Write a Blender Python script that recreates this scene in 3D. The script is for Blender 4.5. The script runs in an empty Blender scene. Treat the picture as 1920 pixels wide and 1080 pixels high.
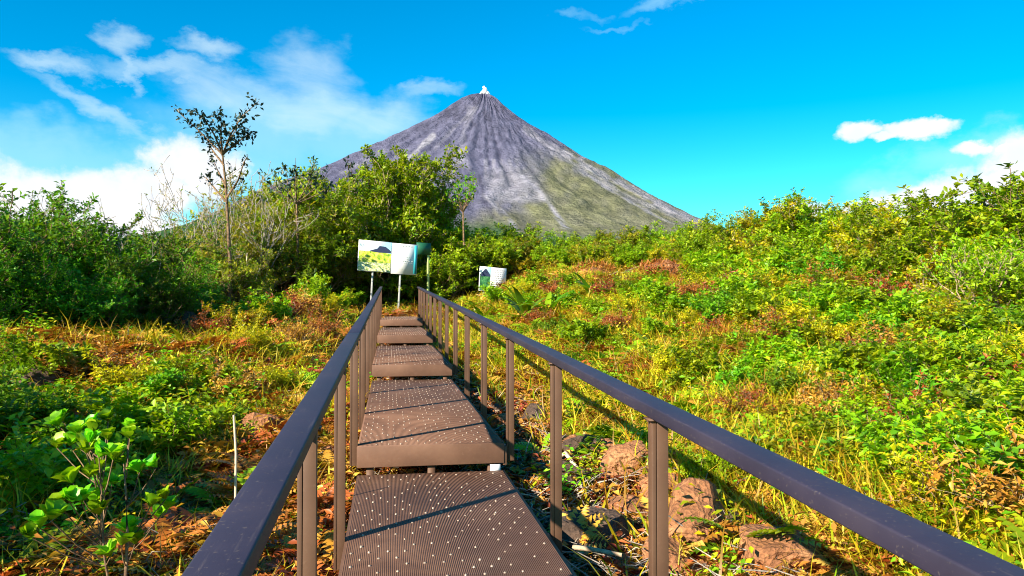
import bpy, math, random
import numpy as np
from mathutils import Vector

S = bpy.context.scene
COL = S.collection

# ------------------------------------------------------------------ camera
F = 1400.0                                   # focal length in photo pixels (1920 wide)
YAW, PITCH, EYE = math.atan(230 / F), math.atan(27 / F), 1.38
cam_d = bpy.data.cameras.new('camera')
cam = bpy.data.objects.new('camera', cam_d)
COL.objects.link(cam)
cam.location = (0, 0, EYE)
cam.rotation_euler = (math.pi / 2 + PITCH, 0, -YAW)
cam_d.sensor_width = 36
cam_d.lens = 36 * F / 1920
cam_d.clip_start = 0.05
cam_d.clip_end = 30000
S.camera = cam
FW = np.array([math.sin(YAW) * math.cos(PITCH), math.cos(YAW) * math.cos(PITCH), math.sin(PITCH)])
RT = np.array([math.cos(YAW), -math.sin(YAW), 0.0])
UP = np.cross(RT, FW)


def ray(px, py):
    return FW + (px - 960) / F * RT - (py - 540) / F * UP


# ------------------------------------------------------------------ light
SUN_EL = math.radians(28.7)
SUN_AZ = math.atan2(-0.777, -0.63)           # clockwise from +Y
sd = bpy.data.lights.new('sun', 'SUN')
sd.energy = 5.0
sd.angle = math.radians(0.55)
sd.color = (1.0, 0.90, 0.74)
so = bpy.data.objects.new('sun', sd)
COL.objects.link(so)
tosun = Vector((math.sin(SUN_AZ) * math.cos(SUN_EL), math.cos(SUN_AZ) * math.cos(SUN_EL), math.sin(SUN_EL)))
so.rotation_euler = tosun.to_track_quat('Z', 'Y').to_euler()
so.location = (-20, -20, 30)

S.view_settings.view_transform = 'Standard'
S.view_settings.look = 'None'
S.view_settings.gamma = 1
S.view_settings.use_curve_mapping = False
S.view_settings.exposure = 1.47
S.render.engine = 'CYCLES'
S.cycles.max_bounces = 6
S.cycles.diffuse_bounces = 2
S.cycles.transmission_bounces = 3
S.cycles.transparent_max_bounces = 4
S.cycles.use_denoising = True
S.cycles.filter_width = 1.05

SKY_STRENGTH = 0.06
CLOUD_LEVEL = 0.40 / SKY_STRENGTH            # white cloud radiance before the Background strength


class NT:
    """small node-tree writer"""
    def __init__(s, tree):
        s.t = tree

    def n(s, kind, **kw):
        nd = s.t.nodes.new(kind)
        for k, v in kw.items():
            setattr(nd, k, v)
        return nd

    def put(s, sock, v):
        if isinstance(v, bpy.types.NodeSocket):
            s.t.links.new(v, sock)
        elif v is not None:
            if hasattr(sock.default_value, '__len__') and not hasattr(v, '__len__'):
                v = (v,) * len(sock.default_value)
            if hasattr(v, '__len__') and hasattr(sock.default_value, '__len__') and len(sock.default_value) == 4 and len(v) == 3:
                v = tuple(v) + (1,)
            sock.default_value = v

    def m(s, op, a, b=None, c=None, clamp=False):
        nd = s.n('ShaderNodeMath', operation=op, use_clamp=clamp)
        s.put(nd.inputs[0], a)
        if b is not None: s.put(nd.inputs[1], b)
        if c is not None: s.put(nd.inputs[2], c)
        return nd.outputs[0]

    def mix(s, f, a, b, blend='MIX'):
        nd = s.n('ShaderNodeMix', data_type='RGBA', blend_type=blend)
        s.put(nd.inputs[0], f); s.put(nd.inputs[6], a); s.put(nd.inputs[7], b)
        return nd.outputs[2]

    def noise(s, vec, scale, detail=4, rough=0.55, dist=0.0):
        nd = s.n('ShaderNodeTexNoise')
        if vec is not None: s.put(nd.inputs['Vector'], vec)
        s.put(nd.inputs['Scale'], scale); s.put(nd.inputs['Detail'], detail)
        s.put(nd.inputs['Roughness'], rough); s.put(nd.inputs['Distortion'], dist)
        return nd.outputs[0]

    def rng(s, v, a, b, c=0.0, d=1.0, smooth=True):
        nd = s.n('ShaderNodeMapRange', interpolation_type='SMOOTHSTEP' if smooth else 'LINEAR')
        for i, x in enumerate((v, a, b, c, d)): s.put(nd.inputs[i], x)
        return nd.outputs[0]

    def ramp(s, f, stops):
        nd = s.n('ShaderNodeValToRGB')
        el = nd.color_ramp.elements
        while len(el) < len(stops): el.new(0.5)
        for e, (p, c) in zip(el, stops):
            e.position = p; e.color = tuple(c) + (1,)
        s.put(nd.inputs[0], f)
        return nd.outputs[0]


# ------------------------------------------------------------------ world: sky and clouds
W = bpy.data.worlds.new('World')
S.world = W
W.use_nodes = True
wt = W.node_tree
wt.nodes.clear()
N = NT(wt)
sky = N.n('ShaderNodeTexSky', sky_type='NISHITA')
sky.sun_disc = False
sky.sun_elevation = SUN_EL
sky.sun_rotation = SUN_AZ
sky.altitude = 500
sky.air_density = 1.0
sky.dust_density = 0.3
sky.ozone_density = 1.0
hs = N.n('ShaderNodeHueSaturation')
N.put(hs.inputs['Hue'], 0.492)
N.put(hs.inputs['Saturation'], 1.75)
N.put(hs.inputs['Value'], 1.28)
N.put(hs.inputs['Color'], sky.outputs[0])
gam = N.n('ShaderNodeGamma')
gam.inputs[1].default_value = 1.0
N.put(gam.inputs[0], hs.outputs[0])
skycol = N.mix(1.0, gam.outputs[0], (0.30, 1.0, 1.0), 'MULTIPLY')

tc = N.n('ShaderNodeTexCoord')
D = tc.outputs['Generated']
sp = N.n('ShaderNodeSeparateXYZ')
N.put(sp.inputs[0], D)
az = N.m('ARCTAN2', sp.outputs[0], sp.outputs[1])
el = N.m('ARCSINE', sp.outputs[2])
n1 = N.noise(D, 16, 8, 0.62)
n2 = N.noise(D, 7, 5, 0.5)
wv = N.n('ShaderNodeCombineXYZ')
N.put(wv.inputs[0], N.m('MULTIPLY', az, 6.0))
N.put(wv.inputs[1], N.m('MULTIPLY', N.m('ADD', el, N.m('MULTIPLY', az, 0.12)), 22.0))
n3 = N.noise(wv.outputs[0], 1.3, 7, 0.6, 0.6)


def warped(amount, scale, stretch):
    q = N.n('ShaderNodeCombineXYZ')
    N.put(q.inputs[0], N.m('MULTIPLY', az, scale)); N.put(q.inputs[1], N.m('MULTIPLY', el, scale * stretch))
    nd = N.n('ShaderNodeTexNoise'); N.put(nd.inputs['Vector'], q.outputs[0]); N.put(nd.inputs['Scale'], 1.0)
    N.put(nd.inputs['Detail'], 6); N.put(nd.inputs['Roughness'], 0.6)
    q2 = N.n('ShaderNodeSeparateXYZ'); N.put(q2.inputs[0], nd.outputs['Color'])
    return (N.m('ADD', az, N.m('MULTIPLY', N.m('SUBTRACT', q2.outputs[0], 0.5), amount)),
            N.m('ADD', el, N.m('MULTIPLY', N.m('SUBTRACT', q2.outputs[1], 0.5), amount * 0.7)))


AZ0, EL0 = az, el
AZW, ELW = warped(0.11, 14, 1.6)
AZC, ELC = warped(0.035, 30, 1.4)


def azel(px, py):
    d = ray(px, py)
    d = d / np.linalg.norm(d)
    return math.atan2(d[0], d[1]), math.asin(d[2])


def blobs(lst, in_px=True, az=AZ0, el=EL0):
    best = None
    for b in lst:
        x, y, rx, ry = b[:4]
        rot = b[4] if len(b) > 4 else 0.0
        if in_px:
            a0, e0 = azel(x, y); rx, ry = rx / F, ry / F
        else:
            a0, e0 = x, y
        da = N.m('SUBTRACT', az, a0); de = N.m('SUBTRACT', el, e0)
        c, s_ = math.cos(rot), math.sin(rot)
        u = N.m('ADD', N.m('MULTIPLY', da, c / rx), N.m('MULTIPLY', de, s_ / rx))
        v = N.m('SUBTRACT', N.m('MULTIPLY', de, c / ry), N.m('MULTIPLY', da, s_ / ry))
        f = N.m('SUBTRACT', b[5] if len(b) > 5 else 1.0, N.m('ADD', N.m('MULTIPLY', u, u), N.m('MULTIPLY', v, v)))
        best = f if best is None else N.m('MAXIMUM', best, f)
    return best


CUM = [(60, 385, 120, 65), (190, 390, 110, 75), (240, 420, 90, 60), (330, 305, 75, 50), (285, 350, 80, 60), (390, 330, 70, 60),
       (-120, 370, 160, 90),
       (1610, 245, 46, 20), (1718, 242, 66, 19), (1655, 258, 30, 10), (1826, 277, 32, 17), (1885, 279, 20, 9), (1935, 268, 28, 12),
       (1935, 325, 100, 70), (1840, 368, 130, 56), (1730, 390, 130, 48), (1640, 402, 90, 38), (1500, 400, 50, 24), (2080, 330, 160, 95)]
REST = [(a, e, r, q) for a, e, r, q in ((-1.2, .14, .22, .06), (-1.75, .12, .2, .07), (-2.5, .15, .25, .06), (2.9, .12, .3, .07),
                                        (2.2, .16, .25, .06), (1.45, .13, .3, .08), (1.0, .16, .12, .04), (-.75, .15, .14, .06))]
cm = N.m('MAXIMUM', blobs(CUM, True, AZC, ELC), blobs(REST, False, AZC, ELC))
dens = N.m('ADD', cm, N.m('MULTIPLY', N.m('SUBTRACT', n1, 0.50), 2.2))
ca = N.rng(dens, 0.0, 0.75)
WISP = [(588, 150, 75, 62), (560, 195, 130, 40), (400, 165, 75, 34), (232, 68, 36, 20), (244, 118, 14, 46), (395, 95, 50, 18),
        (430, 175, 80, 30), (100, 120, 55, 14), (185, 205, 95, 16, -0.40), (330, 135, 120, 18), (600, 140, 30, 50),
        (800, 175, 60, 16, 0.25, .45), (720, 225, 90, 42, 0, .8)]
wm = blobs(WISP, True, AZW, ELW)
wd = N.m('ADD', wm, N.m('MULTIPLY', N.m('SUBTRACT', n3, 0.55), 2.4))
wa = N.m('MULTIPLY', N.rng(wd, -1.0, 2.3), 0.66)
VEIL = [(1240, 8, 120, 22, 0, .75), (1090, 24, 80, 18, 0, .6), (1160, 50, 110, 12, 0, .5), (120, 300, 330, 75), (60, 290, 280, 60), (420, 330, 380, 110), (560, 260, 330, 90), (1820, 300, 120, 60), (1860, 360, 260, 70)]
vm = blobs(VEIL, True, AZW, ELW)
va = N.m('MULTIPLY', N.rng(N.m('ADD', vm, N.m('MULTIPLY', N.m('SUBTRACT', n2, 0.5), 1.8)), -0.1, 1.1), 0.55)
c1 = N.mix(va, skycol, tuple(CLOUD_LEVEL * x for x in (0.50, 0.86, 1.0)))
c2 = N.mix(wa, c1, tuple(CLOUD_LEVEL * x for x in (0.80, 0.97, 1.0)))
ccol = N.mix(N.rng(N.noise(D, 22, 4, 0.5), 0.35, 0.7), tuple(CLOUD_LEVEL * x for x in (0.86, 0.92, 1.0)), tuple(CLOUD_LEVEL * x for x in (1.02, 1.0, 0.98)))
c3 = N.mix(ca, c2, ccol)
bg = N.n('ShaderNodeBackground')
N.put(bg.inputs[0], c3)
bg.inputs[1].default_value = SKY_STRENGTH
wo = N.n('ShaderNodeOutputWorld')
wt.links.new(bg.outputs[0], wo.inputs[0])


# ------------------------------------------------------------------ helpers
def vnoise(x, y, seed=0):
    x = np.asarray(x, float); y = np.asarray(y, float)
    xi = np.floor(x).astype(np.int64); yi = np.floor(y).astype(np.int64)
    xf = x - xi; yf = y - yi
    u = xf * xf * (3 - 2 * xf); v = yf * yf * (3 - 2 * yf)

    def h(a, b):
        k = (a * 374761393 + b * 668265263 + seed * 1442695041) & 0xFFFFFFFF
        k = ((k ^ (k >> 13)) * 1274126177) & 0xFFFFFFFF
        return ((k ^ (k >> 16)) & 0xFFFF) / 65535.0
    return (h(xi, yi) * (1 - u) + h(xi + 1, yi) * u) * (1 - v) + (h(xi, yi + 1) * (1 - u) + h(xi + 1, yi + 1) * u) * v


def fbm(x, y, o=4, seed=0):
    a, s, t = 1.0, 0.0, 0.0
    for k in range(o):
        s = s + a * vnoise(np.asarray(x) * 2 ** k + 17.3 * k, np.asarray(y) * 2 ** k - 9.1 * k, seed + k)
        t += a; a *= 0.5
    return s / t


def sstep(a, b, x):
    t = np.clip((np.asarray(x, float) - a) / (b - a), 0, 1)
    return t * t * (3 - 2 * t)


def terr(x, y):
    x = np.asarray(x, float); y = np.asarray(y, float)
    ramp = -0.56 + 0.0423 * np.clip(y, -12, 24) + 0.34 * sstep(23.5, 27.5, y) + 0.018 * np.clip(y - 27, 0, 40)
    right = sstep(1.3, 7.5, x) * (0.30 + 0.046 * np.clip(y, 0, 46)) + sstep(8, 26, x) * 0.5
    left = sstep(-1.0, -6, x) * 0.22
    r = np.hypot(x, y)
    left = left + 0.42 * sstep(-0.6, -2.2, x) * sstep(8, 17, y) * (1 - sstep(26, 34, y))
    bank = 0.38 * np.exp(-((y - 12.6 - 0.12 * x) / 1.3) ** 2) * sstep(-1.6, -3.5, x)
    und = (fbm(x * 0.45, y * 0.45, 3, 5) - 0.5) * 0.55 + (fbm(x * 1.9, y * 1.9, 3, 9) - 0.5) * 0.22
    nearp = np.exp(-((x - 0.35) / 1.0) ** 2) * (y < 27.5)
    und = und * (1 - 0.75 * nearp) * np.clip(r / 1.0, 0.3, 1)
    far = sstep(60, 400, r)
    return (ramp + right + left + bank + und) * (1 - far) + far * (-4.0)


def rawmesh(name, verts, faces, attrs=None, smooth=False):
    """verts (n,3); faces = list of arrays (m,k), each one face size"""
    me = bpy.data.meshes.new(name)
    verts = np.asarray(verts, np.float32)
    if not isinstance(faces, (list, tuple)):
        faces = [faces]
    faces = [np.asarray(f, np.int32) for f in faces if len(f)]
    nl = sum(f.size for f in faces); nf = sum(len(f) for f in faces)
    me.vertices.add(len(verts)); me.loops.add(nl); me.polygons.add(nf)
    me.vertices.foreach_set('co', verts.ravel())
    me.loops.foreach_set('vertex_index', np.concatenate([f.ravel() for f in faces]))
    tot = np.concatenate([np.full(len(f), f.shape[1], np.int32) for f in faces])
    me.polygons.foreach_set('loop_start', np.concatenate([[0], np.cumsum(tot)[:-1]]).astype(np.int32))
    me.polygons.foreach_set('loop_total', tot)
    if smooth:
        me.polygons.foreach_set('use_smooth', np.ones(nf, bool))
    for k, (typ, dom, val) in (attrs or {}).items():
        a = me.attributes.new(k, typ, dom)
        a.data.foreach_set('color' if typ == 'FLOAT_COLOR' else ('vector' if typ == 'FLOAT_VECTOR' else 'value'), np.asarray(val).ravel())
    me.update(calc_edges=True)
    me.validate()
    return me


class MB:
    """collects boxes, prisms and tubes for ONE mesh"""
    def __init__(s):
        s.v = []; s.q = []; s.t = []

    def add(s, v, q=(), t=()):
        o = len(s.v)
        s.v.extend([tuple(p) for p in v])
        s.q.extend([tuple(i + o for i in f) for f in q])
        s.t.extend([tuple(i + o for i in f) for f in t])

    def box(s, x0, x1, y0, y1, z0, z1):
        s.add([(x0, y0, z0), (x1, y0, z0), (x1, y1, z0), (x0, y1, z0), (x0, y0, z1), (x1, y0, z1), (x1, y1, z1), (x0, y1, z1)],
              [(0, 3, 2, 1), (4, 5, 6, 7), (0, 1, 5, 4), (1, 2, 6, 5), (2, 3, 7, 6), (3, 0, 4, 7)])

    def tube(s, pts, rad, k=5):
        pts = [np.asarray(p, float) for p in pts]
        o = len(s.v)
        for i, p in enumerate(pts):
            d = pts[min(i + 1, len(pts) - 1)] - pts[max(i - 1, 0)]
            d = d / (np.linalg.norm(d) + 1e-9)
            a = np.cross(d, (0.13, 0.97, 0.21) if abs(d[2]) > 0.8 else (0, 0, 1)); a /= np.linalg.norm(a) + 1e-9
            b = np.cross(d, a)
            for j in range(k):
                w = 2 * math.pi * j / k
                s.v.append(tuple(p + rad[i] * (math.cos(w) * a + math.sin(w) * b)))
        for i in range(len(pts) - 1):
            for j in range(k):
                s.q.append((o + i * k + j, o + i * k + (j + 1) % k, o + (i + 1) * k + (j + 1) % k, o + (i + 1) * k + j))

    def mesh(s, name, smooth=False):
        return rawmesh(name, s.v, [np.array(f, np.int32) for f in (s.q, s.t) if f], smooth=smooth)


def link(name, data, mat=None, parent=None, loc=None, rot=None, scale=None, kind=None, label=None):
    o = bpy.data.objects.new(name, data)
    COL.objects.link(o)
    if mat is not None and data is not None and not data.materials:
        data.materials.append(mat)
    if parent is not None: o.parent = parent
    if loc is not None: o.location = loc
    if rot is not None: o.rotation_euler = rot
    if scale is not None: o.scale = (scale,) * 3 if not hasattr(scale, '__len__') else scale
    if kind: o['kind'] = kind
    if label: o['label'] = label
    return o


def tag(o, label, cat, group=None):
    o['label'] = label; o['category'] = cat
    if group: o['group'] = group
    return o


def bevel(o, w=0.004, seg=2):
    m = o.modifiers.new('bevel', 'BEVEL'); m.width = w; m.segments = seg; m.limit_method = 'ANGLE'
    return o


# ------------------------------------------------------------------ materials
def mat(name):
    m = bpy.data.materials.new(name)
    m.use_nodes = True
    t = m.node_tree
    t.nodes.clear()
    n = NT(t)
    out = n.n('ShaderNodeOutputMaterial')
    return m, n, out


def princ(n, col, rough=0.6, metal=0.0, spec=0.5, normal=None):
    b = n.n('ShaderNodeBsdfPrincipled')
    n.put(b.inputs['Base Color'], col); n.put(b.inputs['Roughness'], rough)
    n.put(b.inputs['Metallic'], metal); n.put(b.inputs['Specular IOR Level'], spec)
    if normal is not None: n.put(b.inputs['Normal'], normal)
    return b.outputs[0]


def bump(n, h, strength=0.4, dist=0.01):
    b = n.n('ShaderNodeBump')
    n.put(b.inputs['Height'], h); n.put(b.inputs['Strength'], strength); n.put(b.inputs['Distance'], dist)
    return b.outputs[0]


def leaf_mat(name, stops, trans=0.40, rough=0.45, hue=0.065, spec=0.35):
    """leaf colour from a per-leaf random value and a per-plant random value"""
    m, n, out = mat(name)
    at = n.n('ShaderNodeAttribute'); at.attribute_name = 'tint'
    oi = n.n('ShaderNodeObjectInfo')
    geo = n.n('ShaderNodeNewGeometry')
    f = n.m('ADD', n.m('MULTIPLY', at.outputs['Fac'], 0.75), n.m('MULTIPLY', oi.outputs['Random'], 0.25))
    c = n.ramp(f, stops)
    h = n.n('ShaderNodeHueSaturation')
    n.put(h.inputs['Hue'], n.m('ADD', 0.5 - hue / 2, n.m('MULTIPLY', oi.outputs['Random'], hue)))
    n.put(h.inputs['Value'], n.m('ADD', 0.82, n.m('MULTIPLY', oi.outputs['Random'], 0.36)))
    n.put(h.inputs['Color'], c)
    c = h.outputs[0]
    p = princ(n, c, rough, 0, spec)
    tr = n.n('ShaderNodeBsdfTranslucent')
    n.put(tr.inputs[0], n.mix(1.0, c, (1.25, 1.15, 0.5), 'MULTIPLY'))
    mx = n.n('ShaderNodeMixShader')
    n.put(mx.inputs[0], trans)
    n.t.links.new(p, mx.inputs[1]); n.t.links.new(tr.outputs[0], mx.inputs[2])
    n.t.links.new(mx.outputs[0], out.inputs[0])
    return m


def bark_mat(name, c0, c1, rough=0.9):
    m, n, out = mat(name)
    t = n.n('ShaderNodeTexCoord')
    k = n.noise(t.outputs['Object'], 14, 4, 0.6)
    n.t.links.new(princ(n, n.mix(n.rng(k, 0.35, 0.65), c0, c1), rough, 0, 0.2, bump(n, n.noise(t.outputs['Object'], 60, 3), 0.5, 0.01)), out.inputs[0])
    return m


G_BRIGHT = leaf_mat('leaf_bright', [(0, (0.03, 0.10, 0.003)), (0.25, (0.12, 0.25, 0.003)), (0.6, (0.30, 0.43, 0.004)), (1, (0.48, 0.43, 0.006))])
G_MID = leaf_mat('leaf_mid', [(0, (0.03, 0.10, 0.004)), (0.35, (0.10, 0.25, 0.004)), (0.7, (0.20, 0.36, 0.004)), (1, (0.36, 0.36, 0.006))])
G_DARK = leaf_mat('leaf_dark', [(0, (0.02, 0.09, 0.006)), (0.4, (0.07, 0.22, 0.006)), (0.75, (0.18, 0.38, 0.006)), (1, (0.34, 0.46, 0.008))], 0.42)
G_OLIVE = leaf_mat('leaf_olive', [(0, (0.06, 0.10, 0.004)), (0.35, (0.17, 0.25, 0.005)), (0.65, (0.33, 0.34, 0.006)), (0.85, (0.42, 0.26, 0.012)), (1, (0.42, 0.17, 0.02))])
G_YELLOW = leaf_mat('leaf_yellow_green', [(0, (0.06, 0.10, 0.003)), (0.3, (0.26, 0.29, 0.003)), (0.6, (0.50, 0.44, 0.005)), (0.85, (0.64, 0.42, 0.01)), (1, (0.55, 0.24, 0.02))])
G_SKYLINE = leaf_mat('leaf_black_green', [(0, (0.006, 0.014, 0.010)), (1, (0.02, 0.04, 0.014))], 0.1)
G_GRASS = leaf_mat('grass_green', [(0, (0.06, 0.16, 0.003)), (0.35, (0.20, 0.31, 0.004)), (0.7, (0.42, 0.40, 0.006)), (1, (0.56, 0.40, 0.015))], 0.35)
G_GOLD = leaf_mat('grass_golden', [(0, (0.22, 0.15, 0.006)), (0.5, (0.52, 0.36, 0.012)), (1, (0.66, 0.45, 0.05))], 0.35)
G_DRY = leaf_mat('grass_dry', [(0, (0.10, 0.032, 0.008)), (0.5, (0.42, 0.155, 0.018)), (1, (0.62, 0.34, 0.07))], 0.25)
G_LITTER = leaf_mat('leaf_litter', [(0, (0.05, 0.018, 0.008)), (0.4, (0.20, 0.06, 0.015)), (0.75, (0.40, 0.14, 0.025)), (0.95, (0.58, 0.30, 0.06)), (1, (0.65, 0.48, 0.2))], 0.15, 0.6)
BARK_PALE = bark_mat('bark_pale', (0.22, 0.15, 0.09), (0.42, 0.31, 0.20))
BARK_BROWN = bark_mat('bark_brown', (0.10, 0.06, 0.035), (0.24, 0.15, 0.08))
BARK_GREY = bark_mat('bark_grey', (0.20, 0.17, 0.14), (0.42, 0.36, 0.30))


def ground_mat():
    m, n, out = mat('soil_and_moss')
    t = n.n('ShaderNodeTexCoord')
    P = t.outputs['Object']
    a = n.noise(P, 0.8, 5, 0.6); b = n.noise(P, 6, 6, 0.65); c = n.noise(P, 40, 4, 0.6)
    soil = n.ramp(b, [(0.25, (0.045, 0.022, 0.012)), (0.5, (0.13, 0.06, 0.028)), (0.75, (0.26, 0.13, 0.05))])
    moss = n.ramp(c, [(0.3, (0.05, 0.07, 0.008)), (0.7, (0.20, 0.19, 0.02))])
    at = n.n('ShaderNodeAttribute'); at.attribute_name = 'green'
    f = n.rng(n.m('ADD', at.outputs['Fac'], n.m('MULTIPLY', n.m('SUBTRACT', a, 0.5), 1.4)), 0.35, 0.7)
    h = n.m('ADD', n.m('MULTIPLY', b, 0.6), n.m('MULTIPLY', c, 0.4))
    n.t.links.new(princ(n, n.mix(f, soil, moss), 0.95, 0, 0.15, bump(n, h, 0.9, 0.05)), out.inputs[0])
    return m


def paint_mat():
    """dark brown painted steel, satin, worn and dusty"""
    m, n, out = mat('painted_steel')
    t = n.n('ShaderNodeTexCoord')
    P = t.outputs['Object']
    a = n.noise(P, 3, 5, 0.6); b = n.noise(P, 55, 4, 0.6)
    c = n.ramp(a, [(0.3, (0.075, 0.038, 0.022)), (0.6, (0.105, 0.055, 0.032)), (0.8, (0.14, 0.075, 0.042))])
    c = n.mix(n.rng(b, 0.60, 0.72, 0, 0.5), c, (0.13, 0.075, 0.045))
    r = n.m('ADD', 0.45, n.m('MULTIPLY', a, 0.18))
    n.t.links.new(princ(n, c, r, 0, 0.3, bump(n, b, 0.08, 0.002)), out.inputs[0])
    return m


def rail_mat():
    """dark brown enamel with the bluish sky reflection put into its colour, dusty and chalked in patches, fine scratches"""
    m, n, out = mat('handrail_sky_tinted')
    t = n.n('ShaderNodeTexCoord')
    P = t.outputs['Object']
    mp = n.n('ShaderNodeMapping'); n.put(mp.inputs['Vector'], P); mp.inputs['Scale'].default_value = (60, 2.5, 60)
    a = n.noise(P, 2.2, 5, 0.65); b = n.noise(mp.outputs[0], 1.0, 4, 0.7); d = n.noise(P, 90, 3, 0.6)
    c = n.ramp(a, [(0.3, (0.016, 0.013, 0.026)), (0.55, (0.024, 0.019, 0.036)), (0.8, (0.036, 0.027, 0.042))])  # violet tint stands in for sky reflected off brown paint
    c = n.mix(n.rng(b, 0.58, 0.70, 0, 0.45), c, (0.070, 0.055, 0.060))
    c = n.mix(n.rng(d, 0.62, 0.70, 0, 0.5), c, (0.095, 0.075, 0.065))
    r = n.m('ADD', 0.46, n.m('MULTIPLY', a, 0.2))
    n.t.links.new(princ(n, c, r, 0, 0.42, bump(n, n.m('ADD', d, b), 0.12, 0.002)), out.inputs[0])
    return m


def deck_mat():
    m, n, out = mat('deck_plate')
    t = n.n('ShaderNodeTexCoord')
    P = t.outputs['Object']
    a = n.noise(P, 1.6, 6, 0.65); b = n.noise(P, 30, 5, 0.7)
    c = n.ramp(a, [(0.25, (0.075, 0.036, 0.022)), (0.5, (0.125, 0.062, 0.037)), (0.75, (0.185, 0.098, 0.060))])
    rust = n.rng(n.noise(P, 2.3, 4, 0.7), 0.66, 0.76, 0, 0.8)
    c = n.mix(rust, c, (0.17, 0.045, 0.016))
    c = n.mix(n.rng(b, 0.55, 0.75, 0, 0.45), c, (0.17, 0.10, 0.066))
    n.t.links.new(princ(n, c, 0.65, 0, 0.3, bump(n, b, 0.25, 0.003)), out.inputs[0])
    return m


def plain(name, col, rough=0.6, metal=0.0, var=0.15, scale=20, spec=0.4):
    m, n, out = mat(name)
    t = n.n('ShaderNodeTexCoord')
    k = n.noise(t.outputs['Object'], scale, 4, 0.6)
    c = n.mix(k, tuple(x * (1 - var) for x in col), tuple(min(1, x * (1 + var)) for x in col))
    n.t.links.new(princ(n, c, rough, metal, spec), out.inputs[0])
    return m


def rock_mat(name, stops):
    m, n, out = mat(name)
    t = n.n('ShaderNodeTexCoord')
    P = t.outputs['Object']
    a = n.noise(P, 2.5, 6, 0.65); b = n.noise(P, 26, 5, 0.7)
    vo = n.n('ShaderNodeTexVoronoi'); n.put(vo.inputs['Vector'], P); n.put(vo.inputs['Scale'], 34)
    h = n.m('ADD', n.m('MULTIPLY', b, 0.7), n.m('MULTIPLY', vo.outputs[0], 0.5))
    c = n.ramp(n.m('ADD', n.m('MULTIPLY', a, 0.55), n.m('MULTIPLY', b, 0.45)), stops)
    n.t.links.new(princ(n, c, 0.95, 0, 0.2, bump(n, h, 1.0, 0.03)), out.inputs[0])
    return m


GROUND = ground_mat()
PAINT = paint_mat()
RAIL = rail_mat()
DECK = deck_mat()
STUD = plain('worn_stud', (0.36, 0.27, 0.20), 0.45, 0.3, 0.6, 14)
WHITE = plain('white_print', (0.80, 0.80, 0.78), 0.5, 0, 0.03, 4)
STEEL_WHITE = plain('pale_post_paint', (0.42, 0.42, 0.40), 0.5, 0, 0.12)
POST_GREEN = plain('pale_green_post_paint', (0.42, 0.50, 0.16), 0.5, 0, 0.12)
BOARD_GREEN = plain('dark_green_board', (0.012, 0.09, 0.045), 0.5, 0, 0.15)
INK = plain('dark_ink', (0.05, 0.05, 0.06), 0.6, 0, 0.1)
INK_GREY = plain('grey_ink', (0.30, 0.33, 0.32), 0.6, 0, 0.2)
TEAL = plain('teal_print', (0.02, 0.30, 0.36), 0.5, 0, 0.15)
ROCK_BROWN = rock_mat('brown_lava_rock', [(0.3, (0.07, 0.03, 0.016)), (0.5, (0.27, 0.115, 0.05)), (0.7, (0.52, 0.27, 0.12))])
ROCK_DARK = rock_mat('dark_lava_rock', [(0.3, (0.025, 0.018, 0.014)), (0.5, (0.075, 0.048, 0.034)), (0.7, (0.17, 0.11, 0.075))])
STRAW = plain('dry_stalk', (0.58, 0.45, 0.30), 0.7, 0, 0.2)


# ------------------------------------------------------------------ ground (one sheet to the horizon)
def grid_axis(n, near, far):
    u = np.linspace(-1, 1, n)
    k = math.asinh(far / near)
    return near * np.sinh(u * k)


def build_ground():
    nx, ny = 330, 330
    xs = grid_axis(nx, 7.0, 9000) + 1.0
    ys = grid_axis(ny, 8.0, 9000) + 7.0
    X, Y = np.meshgrid(xs, ys)
    Z = terr(X, Y)
    v = np.stack([X, Y, Z], -1).reshape(-1, 3)
    i = np.arange(nx * ny).reshape(ny, nx)
    q = np.stack([i[:-1, :-1], i[:-1, 1:], i[1:, 1:], i[1:, :-1]], -1).reshape(-1, 4)
    g = np.where(X > 1.3, 0.62, 0.30) + 0.2 * sstep(4, 12, X) - 0.5 * np.exp(-((X - .35) / 1.6) ** 2)
    g = np.clip(g + sstep(40, 80, np.hypot(X, Y)), 0, 1)
    me = rawmesh('ground', v, q, {'green': ('FLOAT', 'POINT', g.ravel().astype(np.float32))}, True)
    link('ground', me, GROUND, kind='structure')


build_ground()


# ------------------------------------------------------------------ volcano
def volcano_mat():
    m, n, out = mat('volcano_slope')
    at = n.n('ShaderNodeAttribute'); at.attribute_name = 'col'
    t = n.n('ShaderNodeTexCoord')
    P = t.outputs['Object']
    a = n.noise(P, 0.012, 6, 0.65); b = n.noise(P, 0.045, 5, 0.7)
    c = n.mix(n.rng(a, 0.3, 0.7, 0.0, 1.0), n.mix(1.0, at.outputs['Color'], (0.72, 0.72, 0.74), 'MULTIPLY'), n.mix(1.0, at.outputs['Color'], (1.22, 1.2, 1.2), 'MULTIPLY'))
    c = n.mix(n.rng(b, 0.55, 0.7, 0, 0.35), c, n.mix(1.0, c, (0.55, 0.57, 0.6), 'MULTIPLY'))
    n.t.links.new(princ(n, c, 1.0, 0, 0.05, bump(n, n.m('ADD', a, n.m('MULTIPLY', b, 0.6)), 0.8, 40)), out.inputs[0])
    return m


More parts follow.
